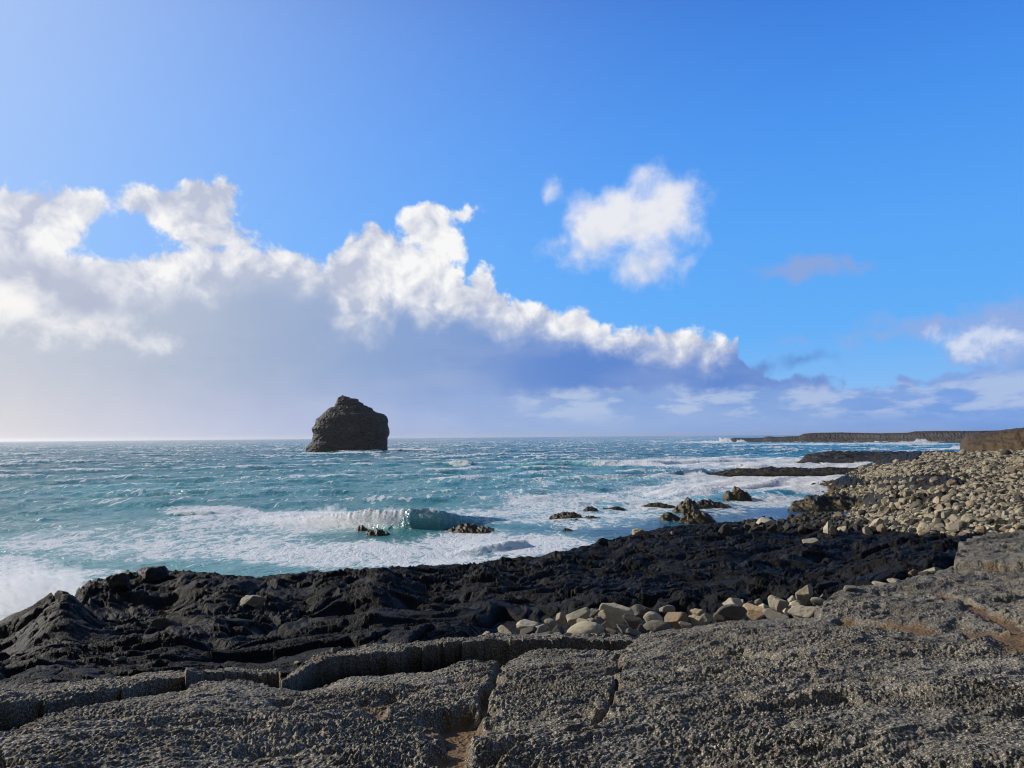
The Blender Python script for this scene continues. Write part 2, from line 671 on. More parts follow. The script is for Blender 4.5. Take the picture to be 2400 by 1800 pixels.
def mat_rock(name, lo, hi, tint=None, scale=1.0, weedy=False, strata=0.0, spec=0.3, rough=0.7):
    m = material(name)
    p = S(node('ShaderNodeTexCoord').outputs['Object'])
    n1 = noise(p, 0.9 * scale, 6.0, 0.62)
    n2 = noise(p, 5.5 * scale, 6.0, 0.66)
    c = mixc(sat((n1 - 0.3) * 2.2), lo, hi)
    if tint:
        c = mixc(sat((n2 - 0.5) * 3.2) * 0.7, c, tint)
    if strata:
        x, y, z = xyz(p)
        s = noise(combine(x * 0.12, y * 0.12, z * 1.6), 1.0 * scale, 5.0, 0.6)
        c = mixc(sat((s - 0.45) * 3.0) * strata, c, tuple(q * 1.9 for q in hi[:3]) + (1,))
    if weedy:
        w = attr('weed')
        g = mixc(n2, (0.014, 0.013, 0.005, 1), (0.080, 0.054, 0.011, 1))
        c = mixc(sat((w + n1 - 0.55) * 4.0) * sat(w * 6.0), c, g)
    if name == 'dark stack rock':
        z = xyz(p)[2]
        lime = sstep(0.60, 0.68, noise(p, 0.55, 5.0, 0.6)) * sstep(8.0, 12.0, z) * sstep(21.0, 15.0, z)
        c = mixc(lime * 0.7, c, (0.20, 0.19, 0.17, 1))
    v = voronoi(p, 3.0 * scale)
    finish(principled(c, rough, bump(n2 + v * 0.5, 0.10 / scale, 0.7), spec))
    return m


def mat_stone(name):
    """a worn boulder: every one takes its own shade of grey, tan or rust"""
    m = material(name)
    p = S(node('ShaderNodeTexCoord').outputs['Object'])
    r = S(node('ShaderNodeObjectInfo').outputs['Random'])
    tone = attr('tone')
    k = math_node('FRACT', r * 7.31 + tone)
    c = ramp(k, [(0.0, (0.085, 0.080, 0.073, 1)), (0.18, (0.17, 0.158, 0.135, 1)), (0.40, (0.265, 0.245, 0.20, 1)),
                 (0.62, (0.36, 0.33, 0.265, 1)), (0.80, (0.25, 0.232, 0.195, 1)), (0.92, (0.29, 0.245, 0.19, 1)), (1.0, (0.12, 0.114, 0.104, 1))])
    c = mixc(attr('dark'), c, (0.040, 0.039, 0.038, 1))
    oc = node('ShaderNodeObjectInfo')
    c = mixc(1.0, c, S(oc.outputs['Color']), 'MULTIPLY')
    n1 = noise(p, 2.2, 6.0, 0.65)
    n2 = noise(p, 14.0, 5.0, 0.6)
    c = mixc(sat((n1 - 0.46) * 3.0) * 0.45, c, (0.15, 0.13, 0.10, 1), 'MULTIPLY')
    c = mixc(sat((n2 - 0.60) * 5.0) * 0.35, c, (0.06, 0.055, 0.05, 1))
    finish(principled(c, 0.85, bump(n2 + n1, 0.03, 0.5), 0.2))
    return m


def mat_water():
    m = material('sea water')
    p = position()
    foam, shallow_backlit, deep = attr('foam'), attr('shallow_backlit'), attr('deep')
    x, y, z = xyz(p)
    # foam lies in streaks along the crests and breaks into lace
    q = combine(x * 0.80, y * 0.42 + x * 0.12, z * 1.7)
    big = noise(q, 0.16, 3.0, 0.55, 0.8)
    lace = noise(q, 0.75, 8.0, 0.66, 1.8)
    fine = noise(q, 3.6, 4.0, 0.6, 0.8)
    web = voronoi(vmath('ADD', q, vmath('SCALE', noise(q, 0.9, 4.0, 0.6, color=True), scale=1.6)), 0.62, 'DISTANCE_TO_EDGE')
    web = sstep(0.16, 0.0, web)
    thr = 1.04 - foam
    f = sstep(-0.08, 0.14, (big - 0.5) * 0.6 + (lace - 0.5) * 1.5 + (fine - 0.5) * 0.45 + web * 0.16 + 0.42 - thr)
    f = f * sstep(0.02, 0.12, foam)
    # torn crests and sun glints painted as white flecks, larger where the sea is wide
    fl = attr('fleck')
    near_f = noise(combine(x * 0.75, y * 0.16, 0.0), 1.0, 3.0, 0.6, 0.5)
    far_f = noise(combine(x * 0.26, y * 0.022, 0.0), 1.0, 3.0, 0.6, 0.5)
    wide = attr('wide')
    fk = sstep(0.0, 0.04, near_f * (1.0 - wide) + far_f * wide - 0.715 - wide * 0.02 + fl * 0.19)
    f = mx(f, fk * 0.9)
    blue = mixc(deep, (0.020, 0.146, 0.152, 1), (0.010, 0.055, 0.150, 1))
    c = mixc(sat(shallow_backlit * (0.65 + lace * 0.7)), blue, (0.130, 0.430, 0.450, 1))
    milk = sstep(-0.42, 0.30, (big - 0.5) * 0.6 + (lace - 0.5) * 0.7 + 0.5 - thr) * 0.8
    c = mixc(milk * sat(foam * 2.0), c, (0.36, 0.58, 0.61, 1))
    w1 = noise(p, 0.9, 5.0, 0.62, 0.4)
    w2 = noise(p, 4.5, 3.0, 0.55)
    b = bump(w1 + w2 * 0.25, 0.6, 0.85)
    water = principled(c, 0.16, b, 0.5, IOR=1.33)
    fb = bump(lace + fine * 0.5, 0.4, 0.7)
    solid = principled((0.88, 0.89, 0.90, 1), 0.75, fb, 0.2)
    glow = node('ShaderNodeBsdfTranslucent')
    glow.inputs['Color'].default_value = (0.90, 0.92, 0.94, 1)
    S.nt.links.new(fb.s, glow.inputs['Normal'])
    wm = node('ShaderNodeMixShader')
    wm.inputs[0].default_value = 0.30
    S.nt.links.new(solid.s, wm.inputs[1])
    S.nt.links.new(glow.outputs[0], wm.inputs[2])
    white = S(wm.outputs[0])
    mix = node('ShaderNodeMixShader')
    put(mix.inputs[0], f)
    S.nt.links.new(water.s, mix.inputs[1])
    S.nt.links.new(white.s, mix.inputs[2])
    finish(S(mix.outputs[0]))
    return m


M_GROUND = mat_ground()
M_STONE = mat_stone('worn stone')
M_SEA = mat_water()
M_STACK = mat_rock('dark stack rock', (0.016, 0.0168, 0.0182, 1), (0.032, 0.0328, 0.0338, 1), (0.050, 0.050, 0.044, 1), 0.22, strata=0.15)
M_SHORE = mat_rock('wet black rock', (0.006, 0.006, 0.0062, 1), (0.015, 0.0145, 0.014, 1), (0.024, 0.022, 0.019, 1), 0.8, weedy=True, rough=0.5)
M_CLIFF = mat_rock('brown cliff', (0.034, 0.020, 0.006, 1), (0.074, 0.046, 0.014, 1), (0.052, 0.042, 0.014, 1), 0.3, strata=0.35)
M_CAPE = mat_rock('dark cliff', (0.018, 0.016, 0.016, 1), (0.036, 0.032, 0.031, 1), (0.17, 0.15, 0.135, 1), 0.16, strata=0.1)

# ------------------------------------------------------------------ the shore
def pts_of(cols):
    out = []
    for px, visible, hidden in cols:
        v = ray(px, 1100.0)
        a = math.atan2(v[0], v[1])
        for py, d in visible:
            out.append(at(px, py, d))
        for d, z in hidden:
            out.append((d * math.sin(a), d * math.cos(a), z))
    return out


SLAB_EDGE = [(-1000, 1790, 4.9), (-400, 1770, 5.2), (0, 1711, 5.8), (189, 1663, 6.3), (378, 1628, 6.8), (472, 1600, 7.2), (530, 1594, 7.4), (605, 1603, 7.4), (661, 1612, 7.4),
             (756, 1608, 7.4), (813, 1586, 7.5), (890, 1581, 7.7), (945, 1577, 7.75), (1017, 1573, 7.9), (1097, 1550, 8.3), (1162, 1551, 8.4),
             (1180, 1562, 8.2), (1186, 1549, 8.5), (1252, 1522, 9.0), (1342, 1522, 9.1), (1451, 1520, 9.2), (1469, 1506, 9.6), (1487, 1489, 10.0),
             (1595, 1471, 10.6), (1665, 1459, 10.8), (1853, 1451, 11.1), (1911, 1450, 11.2), (1925, 1419, 12.6), (1947, 1394, 13.6),
             (1976, 1381, 14.0), (2052, 1370, 14.8), (2124, 1358, 15.6), (2179, 1341, 17.0), (2229, 1329, 18.0), (2240, 1307, 19.5),
             (2251, 1287, 21.0), (2287, 1273, 23.0), (2323, 1260, 25.0), (2400, 1256, 26.0), (2700, 1252, 28.0), (3500, 1252, 28.0)]
# front top, back top (py) and distances of the ledge beyond the fissure
LEDGE = [(-1000, 1740, 1712, 6.0, 6.6), (-400, 1712, 1684, 6.3, 6.9), (0, 1647, 1618, 7.2, 8.1), (150, 1636, 1600, 7.4, 8.4), (283, 1613, 1592, 7.7, 8.5), (359, 1599, 1584, 7.9, 8.6), (438, 1588, 1577, 8.1, 8.7), (442, 1574, 1569, 8.0, 8.6),
         (478, 1577, 1571, 8.3, 8.7), (484, 1574, 1569, 9.0, 9.3), (600, 1579, 1573, 9.2, 9.5), (656, 1576, 1570, 9.2, 9.5), (664, 1598, 1590, 8.1, 8.5),
         (700, 1574, 1560, 8.4, 8.9), (760, 1545, 1530, 8.8, 9.4), (950, 1523, 1509, 9.4, 10.0), (1100, 1503, 1489, 9.8, 10.5), (1300, 1499, 1488, 10.2, 10.8),
         (1440, 1497, 1489, 10.5, 10.9), (1484, 1500, 1495, 10.6, 10.8), (1500, 1490, 1490, 10.05, 10.06)]

slab_pts = [tuple(at(*e)) for e in SLAB_EDGE]
for px in (-1000, -400, 0, 400, 800, 1200, 1500, 1800, 2100, 2400, 2800, 3500):
    slab_pts.append(tuple(at(px, 1800, 4.0 - 0.0001 * max(px, 0))))
    v = ray(px, 1100)
    a = math.atan2(v[0], v[1])
    slab_pts.append((1.2 * math.sin(a), 1.2 * math.cos(a), 8.5))
for e in [(1800, 1600, 6.3), (2000, 1500, 9.0), (2250, 1500, 9.0), (2250, 1400, 13.0), (2400, 1500, 9.0), (2400, 1390, 14.0), (2700, 1500, 9.0),
          (2700, 1390, 14.0), (2400, 1345, 17.0), (2300, 1345, 17.0), (2700, 1345, 17.0), (1500, 1600, 6.4), (1200, 1660, 5.7), (800, 1690, 5.4), (400, 1690, 5.6)]:
    slab_pts.append(tuple(at(*e)))
F_SLAB = RBF(slab_pts)

COLS = [
    (-1000, [], [(7, 6.6), (10, 5.8), (14, 4.5), (18, 2.0), (22, -1.5), (60, -5), (400, -8)]),
    (-400, [], [(7.5, 6.7), (10, 6.1), (14, 5.4), (17, 4.6), (21, 2.0), (25, -1.5), (60, -5), (400, -8)]),
    (0, [(1615, 10.5), (1540, 13.5), (1490, 17), (1450, 21)], [(8.6, 6.8), (24, 2.4), (28, -1.5), (60, -5), (400, -8)]),
    (200, [(1600, 11), (1500, 16), (1430, 22), (1379, 27)], [(9, 6.8), (30, 2.8), (35, -1.5), (60, -5), (400, -8)]),
    (310, [(1342, 30)], [(33.5, 2.6), (38, -1.5)]),
    (400, [(1560, 12), (1480, 17), (1400, 24), (1351, 29)], [(9.6, 6.8), (33, 2.8), (38, -1.5), (60, -5), (400, -8)]),
    (700, [(1540, 12), (1450, 18), (1390, 24), (1346, 29)], [(10, 6.9), (33, 2.8), (38, -1.5), (60, -5), (400, -8)]),
    (1000, [(1480, 13), (1420, 19), (1370, 25), (1327, 31)], [(10.8, 6.9), (36, 2.5), (42, -1.5), (60, -5), (400, -8)]),
    (1200, [(1480, 14), (1420, 18), (1350, 26), (1302, 35)], [(11.5, 6.75), (40, 2.4), (46, -1.5), (80, -5), (400, -8)]),
    (1400, [(1450, 14), (1400, 18), (1330, 28), (1252, 45)], [(11.6, 6.8), (51, 2.0), (58, -1.5), (90, -4), (400, -8)]),
    (1500, [(1223, 56)], [(64, 1.5), (72, -1.2), (110, -3)]),
    (1600, [(1440, 14.5), (1380, 20), (1300, 33), (1219, 62)], [(12.0, 6.85), (72, 1.0), (80, -1.0), (120, -3), (400, -8)]),
    (1700, [(1216, 66)], [(78, 0.6), (86, -0.8), (120, -2.5)]),
    (1800, [(1425, 14.5), (1360, 22), (1295, 34), (1240, 52), (1217, 68)], [(12.4, 6.95), (80, 0.9), (90, -0.5), (110, -1.2), (150, -1.5), (400, -8)]),
    (1900, [(1430, 13), (1350, 22), (1290, 34), (1240, 52), (1216, 70), (1207, 84)], [(95, -0.3), (112, 0.0), (140, -0.6), (180, -0.6), (240, -2), (400, -8)]),
    (2000, [(1240, 52), (1225, 62), (1212, 79), (1130, 137), (1110, 150)], [(16, 6.4), (30, 5.2), (95, -0.2), (108, 0.3), (122, 0.8), (175, 1.6), (205, 0.4), (240, -1.0), (400, -8)]),
    (2100, [(1330, 20), (1290, 30), (1250, 46), (1230, 55), (1200, 64), (1170, 76), (1140, 89), (1110, 109), (1085, 136), (1073, 160)], [(200, 4.4), (260, 2.0), (320, -1.5), (420, -8)]),
    (2200, [(1290, 24), (1270, 32), (1252, 40), (1200, 52), (1150, 68), (1110, 90), (1080, 120), (1065, 150)], [(175, 5.5), (230, 3.0), (300, -1.5), (420, -8)]),
    (2400, [(1255, 34), (1200, 47), (1150, 62), (1100, 88), (1071, 115), (1061, 135)], [(28, 6.0), (160, 6.0), (230, 3.5), (300, -1), (420, -8)]),
    (2750, [(1255, 34), (1200, 47), (1150, 62), (1100, 88), (1071, 115), (1061, 135)], [(30, 6.0), (160, 6.0), (230, 5), (300, 3), (420, 0)]),
    (3500, [(1255, 34), (1200, 47), (1150, 62), (1100, 88), (1071, 115), (1061, 135)], [(30, 6.0), (160, 6.0), (230, 6), (300, 6), (420, 6)]),
]
F_BASE = RBF(pts_of(COLS))


def az_of(px):
    v = ray(px, 1300.0)
    return math.atan2(v[0], v[1])


E_AZ = np.array([az_of(e[0]) for e in SLAB_EDGE])
E_D = np.array([e[2] for e in SLAB_EDGE])
L_AZ = np.array([az_of(e[0]) for e in LEDGE])
L_D1 = np.array([e[3] for e in LEDGE])
L_D2 = np.array([e[4] for e in LEDGE])
L_Z1 = np.array([at(e[0], e[1], e[3])[2] for e in LEDGE])
L_Z2 = np.array([at(e[0], e[2], e[4])[2] for e in LEDGE])

ROCK_PATCH = [[(2045, 1128), (2090, 1118), (2180, 1112), (2262, 1122), (2255, 1140), (2180, 1150), (2110, 1152), (2060, 1145)],
              [(1960, 1170), (2040, 1158), (2180, 1160), (2230, 1152), (2210, 1172), (2140, 1182), (2040, 1192), (1970, 1190)],
              [(1985, 1078), (2080, 1070), (2160, 1066), (2150, 1078), (2080, 1090), (2020, 1098), (1990, 1092)]]
BEACH = [(1760, 1228), (1800, 1212), (1880, 1205), (1930, 1188), (1960, 1170), (1960, 1148), (2010, 1140), (2058, 1140), (2040, 1128), (2000, 1120), (1985, 1108), (2010, 1096),
         (2060, 1084), (2130, 1074), (2190, 1062), (2270, 1057), (2400, 1052), (3300, 1040), (3300, 1262), (2400, 1252), (2310, 1258), (2240, 1256),
         (2160, 1250), (2060, 1240), (1960, 1240), (1880, 1236), (1820, 1240)]
CREST = [(-1000, 1700), (-400, 1600), (-100, 1500), (0, 1454), (38, 1441), (47, 1430), (105, 1399), (127, 1394), (159, 1386), (217, 1364), (246, 1356), (253, 1350), (275, 1352), (295, 1357),
         (304, 1345), (322, 1337), (336, 1331), (376, 1338), (398, 1335), (448, 1338), (506, 1344), (564, 1349), (597, 1353), (651, 1346), (770, 1337), (945, 1327), (1107, 1321), (1140, 1315),
         (1209, 1304), (1256, 1306), (1306, 1291), (1353, 1286), (1386, 1273), (1427, 1266), (1454, 1259), (1481, 1251), (1527, 1244), (1544, 1236), (1576, 1232), (1630, 1229), (1682, 1225), (1739, 1221), (1800, 1221)]
CRACKS = [([(1176, 1556, 8.3), (1165, 1590, 7.3), (1140, 1640, 6.1), (1100, 1700, 5.1), (1050, 1760, 4.4), (1010, 1800, 4.0)], 0.050, 0.085),
          ([(1100, 1700, 5.1), (1080, 1680, 5.4), (1060, 1730, 4.7)], 0.07, 0.08),
          ([(1466, 1512, 9.4), (1440, 1590, 7.1), (1430, 1650, 6.0), (1420, 1690, 5.35), (1370, 1730, 4.8), (1250, 1760, 4.45), (1140, 1790, 4.1)], 0.035, 0.07),
          ([(1990, 1455, 10.8), (2150, 1468, 10.2), (2300, 1482, 9.7), (2420, 1502, 9.0), (2700, 1560, 7.3)], 0.24, 0.06),
          ([(2200, 1390, 13.4), (2290, 1425, 11.9), (2360, 1460, 10.5), (2430, 1500, 9.0)], 0.10, 0.05), ([(2130, 1388, 13.5), (2200, 1390, 13.4)], 0.10, 0.04),
          ([(860, 1640, 6.3), (900, 1668, 5.8), (860, 1700, 5.2)], 0.05, 0.05)]


def on_slab_at(px, py, guess):
    """the point of the slab seen at a pixel"""
    dd = np.linspace(2.5, 26.0, 900)
    v = ray(px, py)
    h = math.hypot(v[0], v[1])
    x, y, z = v[0] / h * dd, v[1] / h * dd, CAM_H + v[2] / h * dd
    b = np.nonzero(F_SLAB(x, y) >= z)[0]
    i = b[0] if len(b) else int(np.abs(dd - guess).argmin())
    return (x[i], y[i])


CRACKS_W = [([on_slab_at(*p) for p in c], w, dep) for c, w, dep in CRACKS]


def coarse(x, y, edge_noise=True):
    """height of the shore without its fine relief, and the masks"""
    d = np.hypot(x, y)
    a = np.arctan2(x, y)
    wob = 0.0
    if edge_noise:
        wob = 0.05 * gn2(x * 2.2, y * 2.2, 5) + 0.15 * plates(x * 3.2, y * 2.2, 9, .5, .3, 0) + 0.022 * gn2(x * 17, y * 17, 7)
    aw = a + (0.010 * gn2(x * 1.7, y * 1.7, 8) if edge_noise else 0)
    dS = np.interp(aw, E_AZ, E_D) + wob * np.where(a > az_of(1500), 2.0, 1.0)
    d1 = np.interp(a, L_AZ, L_D1) + wob * 1.2
    d2 = np.interp(a, L_AZ, L_D2) + wob * 2.0
    z1 = np.interp(a, L_AZ, L_Z1)
    z2 = np.interp(a, L_AZ, L_Z2)
    ac = np.clip(a, R(-50), R(52))
    base = F_BASE(d * np.sin(ac), d * np.cos(ac))
    slab = F_SLAB(d * np.sin(ac), d * np.cos(ac))
    has = a < az_of(1492)
    d1 = np.where(has, d1, dS)
    d2 = np.where(has, d2, dS)
    t = np.clip((d - d1) / np.maximum(d2 - d1, 1e-3), 0, 1)
    ledge = z1 + (z2 - z1) * t
    pit = np.minimum(np.interp(d, [0, 400], [0, 0]) + ledge - 1.15, base)
    k_s = smooth(0.16, -0.02, d - dS)            # on the slab
    k_1 = smooth(-0.14, 0.0, d - d1)             # past the ledge wall
    k_2 = smooth(-0.02, 0.45, d - d2)            # past the ledge
    z = pit + (ledge - pit) * k_1
    z = z + (base - z) * k_2
    z = np.where(has, z, base)
    z = z + (slab - z) * np.where(has, k_s, smooth(0.7, -0.05, d - dS))
    on_slab = np.maximum(np.where(has, smooth(0.8, 1.0, k_s), k_s), np.where(has, smooth(0.75, 1.0, k_1) * (1 - k_2), 0))  # wall faces left out of the mask: black colour deepens their shade
    return z, on_slab, d, a, k_s


def cobble_mask(px, py):
    m = in_poly(px, py, BEACH)
    for p in ROCK_PATCH:
        m &= ~in_poly(px, py, p)
    return m


def build_ground():
    lns = np.concatenate([np.linspace(math.log(1.0), math.log(2.6), 40, endpoint=False),
                          np.arange(math.log(2.6), math.log(3.3), 0.004), np.arange(math.log(3.3), math.log(9.0), 0.0017),
                          np.arange(math.log(9.0), math.log(14.0), 0.0024), np.arange(math.log(14.0), math.log(50.0), 0.0030),
                          np.arange(math.log(50.0), math.log(80.0), 0.005),
                          np.arange(math.log(80.0), math.log(420.0), 0.011)])
    azs = np.concatenate([np.arange(R(-87), R(-46), 0.004), np.linspace(R(-46), R(48), 1660), np.arange(R(48.2), R(87), 0.004)])
    A, L = np.meshgrid(azs, lns)
    D = np.exp(L)
    X, Y = D * np.sin(A), D * np.cos(A)
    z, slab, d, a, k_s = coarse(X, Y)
    px, py = project(X, Y, z)
    beach = cobble_mask(px + 14 * gn2(X * .3, Y * .3, 61), py + 3 * gn2(X * .3, Y * .3, 62)).astype(np.float32)
    patch = np.zeros_like(beach)
    for p in ROCK_PATCH:
        patch = np.maximum(patch, in_poly(px, py, p).astype(np.float32))
    # ---- rough lava: flow ridges, ropes, clinker
    wx = X + 0.9 * gn2(X * .35, Y * .35, 21) + 0.25 * gn2(X * 1.3, Y * 1.3, 22)
    wy = Y + 0.9 * gn2(X * .35, Y * .35, 23) + 0.25 * gn2(X * 1.3, Y * 1.3, 24)
    rx, ry = wx * 0.84 + wy * 0.54, -wx * 0.54 + wy * 0.84
    zero = lambda f: f - np.mean(f)
    lava = 0.20 * zero(fbm2(rx * .15, ry * .40, 2, 31, 0.42, kind='r'))
    lava += 0.09 * zero(fbm2(rx * .42, ry * 1.25, 2, 35, 0.45, kind='r'))
    lava += 0.040 * zero(fbm2(rx * 1.2, ry * 3.4, 3, 39, 0.5, kind='b'))
    clinker = smooth(-0.1, 0.5, gn2(X * .22, Y * .22, 48))
    lava += (0.012 + 0.03 * clinker) * gn2(rx * 4.2, ry * 5.6, 43) + (0.006 + 0.014 * clinker) * gn2(rx * 11, ry * 13, 44) * smooth(40, 22, d)
    strata = fbm2(rx * .22, ry * .8, 2, 45)
    lava += 0.15 * (np.round(strata * 3.5) / 3.5 - strata * 0.4)
    lump = np.maximum(0, fbm2(X * .55, Y * .55, 2, 47)) ** 1.2
    lava += 0.10 * zero(lump)
    jx, jy = rx + .12 * gn2(X * 3, Y * 3, 53), ry + .12 * gn2(X * 3, Y * 3, 54)
    brk = smooth(-0.35, 0.25, gn2(X * .16, Y * .16, 55))
    lava += brk * plates(jx * .62, jy * 1.1, 56, .11, .12, .08) + (0.35 + .65 * clinker) * plates(jx * 2.2, jy * 3.2, 57, .06, .08, .035)
    # cracks between plates
    cr = np.abs(fbm2(wx * .23, wy * .3, 2, 51))
    lava -= 0.28 * smooth(0.06, 0.0, cr)
    # ---- the near slab: blistered crust with shallow steps
    sx, sy = X * 0.86 + Y * 0.5, -X * 0.5 + Y * 0.86
    q = sx + 0.35 * gn2(X * .9, Y * .9, 71)
    s = 0.065 * fbm2(q * .45, sy * .9, 2, 72, 0.45)
    s += 0.028 * (fbm2(q * 1.6, sy * 3.4, 2, 73, 0.5, kind='r') - 0.4)
    ter = fbm2(q * .5, sy * 1.5, 2, 75)
    s += 0.040 * (np.round(ter * 3.0) / 3.0 * 0.6 + ter * 0.4)
    s -= 0.07 * smooth(0.30, 0.62, fbm2(X * 1.5, Y * 1.5, 3, 77, 0.55))
    near = smooth(16, 8, d)
    worn = 0.35 + 0.95 * smooth(-0.45, 0.35, fbm2(X * .75, Y * .75, 2, 79))
    calm_edge = np.where(k_s > 0.5, 0.22 + 0.78 * smooth(0.05, 1.1, np.interp(a, E_AZ, E_D) - d), np.where(a < az_of(1492), 0.25, 1.0))
    s = s * calm_edge
    s += 0.008 * fbm2(X * 5.2, Y * 5.2, 2, 81, 0.6, kind='b')
    gx, gy = q * 0.8 + X * .2, sy
    s += worn * 0.010 * fbm2(gx * 13, gy * 17, 2, 85, 0.65, kind='b')
    s += worn * (0.007 + 0.006 * smooth(-.3, .3, gn2(X * .8, Y * .8, 88))) * near * np.abs(gn2(gx * 27, gy * 36, 89)) * 1.6
    s += worn * 0.0085 * smooth(12, 6, d) * gn2(X * 62, Y * 62, 90)
    sand = np.zeros_like(beach)
    cut = np.zeros_like(z)
    cxx = X + 0.10 * gn2(X * 2.2, Y * 2.2, 96) + 0.035 * gn2(X * 8, Y * 8, 97)
    cyy = Y + 0.10 * gn2(X * 2.2, Y * 2.2, 98) + 0.035 * gn2(X * 8, Y * 8, 99)
    for pts, w, dep in CRACKS_W:
        dist, t = seg_dist(cxx, cyy, pts)
        ww = w * (1 + 0.7 * gn2(X * 3, Y * 3, 91)) * (0.7 + 0.9 * t)
        cut = np.maximum(cut, dep * smooth(ww * 1.7, ww * 0.55, dist))
        sand = np.maximum(sand, smooth(ww * 1.25, ww * 0.5, dist + 0.03 * gn2(X * 12, Y * 12, 92)))
    hollow = smooth(0.42, 0.75, fbm2(X * 1.5, Y * 1.5, 3, 77, 0.55)) * smooth(-0.1, 0.35, gn2(X * .7, Y * .7, 93))
    sand = np.maximum(sand, hollow * 0.75)
    s = s * (1 - 0.75 * np.minimum(sand, 1)) - cut * (0.5 + .5 * calm_edge)
    # the lump at the upper right and the wall faces
    lumpr = in_poly(px, py, [(2236, 1332), (2246, 1280), (2320, 1240), (2900, 1230), (2900, 1338), (2400, 1336)])
    fade = smooth(1.0, 2.5, d)
    k_lava = 1 - slab
    k_lava = k_lava * np.where(z < -2, 0.3, 1) * (1 - 0.85 * beach * (1 - patch))
    edge = np.interp(a, E_AZ, E_D)
    k_lava = k_lava * np.where(a < az_of(1492), smooth(0.0, 1.6, d - np.interp(a, L_AZ, L_D2) + 0.1), smooth(0.2, 3.0, d - edge))
    row = smooth(az_of(1080), az_of(1180), a) * smooth(az_of(2010), az_of(1940), a) * smooth(17.5, 15.0, d) * (d > edge)
    k_lava = k_lava * (1 - 0.85 * row)
    z = z - 0.42 * row * (1 - slab)
    Z = z + k_lava * lava * np.interp(d, [8, 20, 60, 200], [0.5, 1.0, 1.2, 1.4]) + slab * s * fade + patch * 0.35
    # bring the seaward crest of the lava to its surveyed line
    tl = np.array([at(p[0], p[1], 1.0) for p in CREST])
    want = np.interp(azs, np.arctan2(tl[:, 0], tl[:, 1]), tl[:, 2] - CAM_H)
    zone = (D > 10.8) & (D < 95) & (k_s < 0.5) & (slab < 0.3)
    k = np.exp(-0.5 * (np.arange(-60, 61) / 16.0) ** 2)
    k /= k.sum()
    for _ in range(6):
        slope = np.where(zone & (Z > 0.4), (Z - CAM_H) / D, -9)
        top_i = slope.argmax(0)
        got = slope.max(0)
        corr = np.convolve(np.pad(want - got, 60, mode='edge'), k, mode='valid')
        dc = np.convolve(np.pad(D[top_i, np.arange(len(azs))], 60, mode='edge'), k, mode='valid')
        corr *= smooth(az_of(1880), az_of(1790), azs)
        Z = Z + corr[None] * np.minimum(D, dc[None] * 1.15) * smooth(0.45, 0.95, D / dc[None]) * smooth(1.7, 1.35, D / dc[None])
    Z = Z + lumpr * 0.13 * slab
    Z = Z + beach * 0.12 * gn2(X * .8, Y * .8, 95)
    weed = smooth(1.6, 0.5, Z) * smooth(70, 90, d) * smooth(az_of(1750), az_of(1850), a)
    spot = np.maximum(smooth(26, 4, np.hypot(px - 384, (py - 1417) * 1.6)), smooth(16, 3, np.hypot(px - 402, (py - 1430) * 2)))
    weed = np.maximum(weed, spot * 0.9)
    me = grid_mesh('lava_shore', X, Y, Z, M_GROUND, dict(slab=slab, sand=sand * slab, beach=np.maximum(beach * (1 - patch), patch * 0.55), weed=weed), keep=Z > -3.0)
    obj('lava_shore', me, kind='structure')
    return azs, lns, Z


G_AZ, G_LN, G_Z = build_ground()


def ground_z(x, y):
    """height of the built shore under a point"""
    a = np.clip(np.interp(np.arctan2(x, y), G_AZ, np.arange(len(G_AZ))), 0, len(G_AZ) - 1.001)
    l = np.interp(np.log(np.hypot(x, y)), G_LN, np.arange(len(G_LN)))
    l = np.clip(l, 0, len(G_LN) - 1.001)
    i, j = np.floor(l).astype(int), np.floor(a).astype(int)
    u, v = l - i, a - j
    return (G_Z[i, j] * (1 - u) * (1 - v) + G_Z[i + 1, j] * u * (1 - v) + G_Z[i, j + 1] * (1 - u) * v + G_Z[i + 1, j + 1] * u * v)


def hit(px, py, dmin=3.0, dmax=330.0):
    """first point of the shore seen at a pixel, beyond dmin"""
    dd = np.exp(np.linspace(math.log(dmin), math.log(dmax), 3000))
    v = ray(px, py)
    h = math.hypot(v[0], v[1])
    x, y, z = v[0] / h * dd, v[1] / h * dd, CAM_H + v[2] / h * dd
    b = np.nonzero(ground_z(x, y) >= z)[0]
    if not len(b):
        return None
    i = b[0]
    return np.array([x[i], y[i], z[i]]), dd[i]

# ------------------------------------------------------------------ rocks in the sea, stack, cliffs
G_SKERRY = 'black rocks standing in the surf'
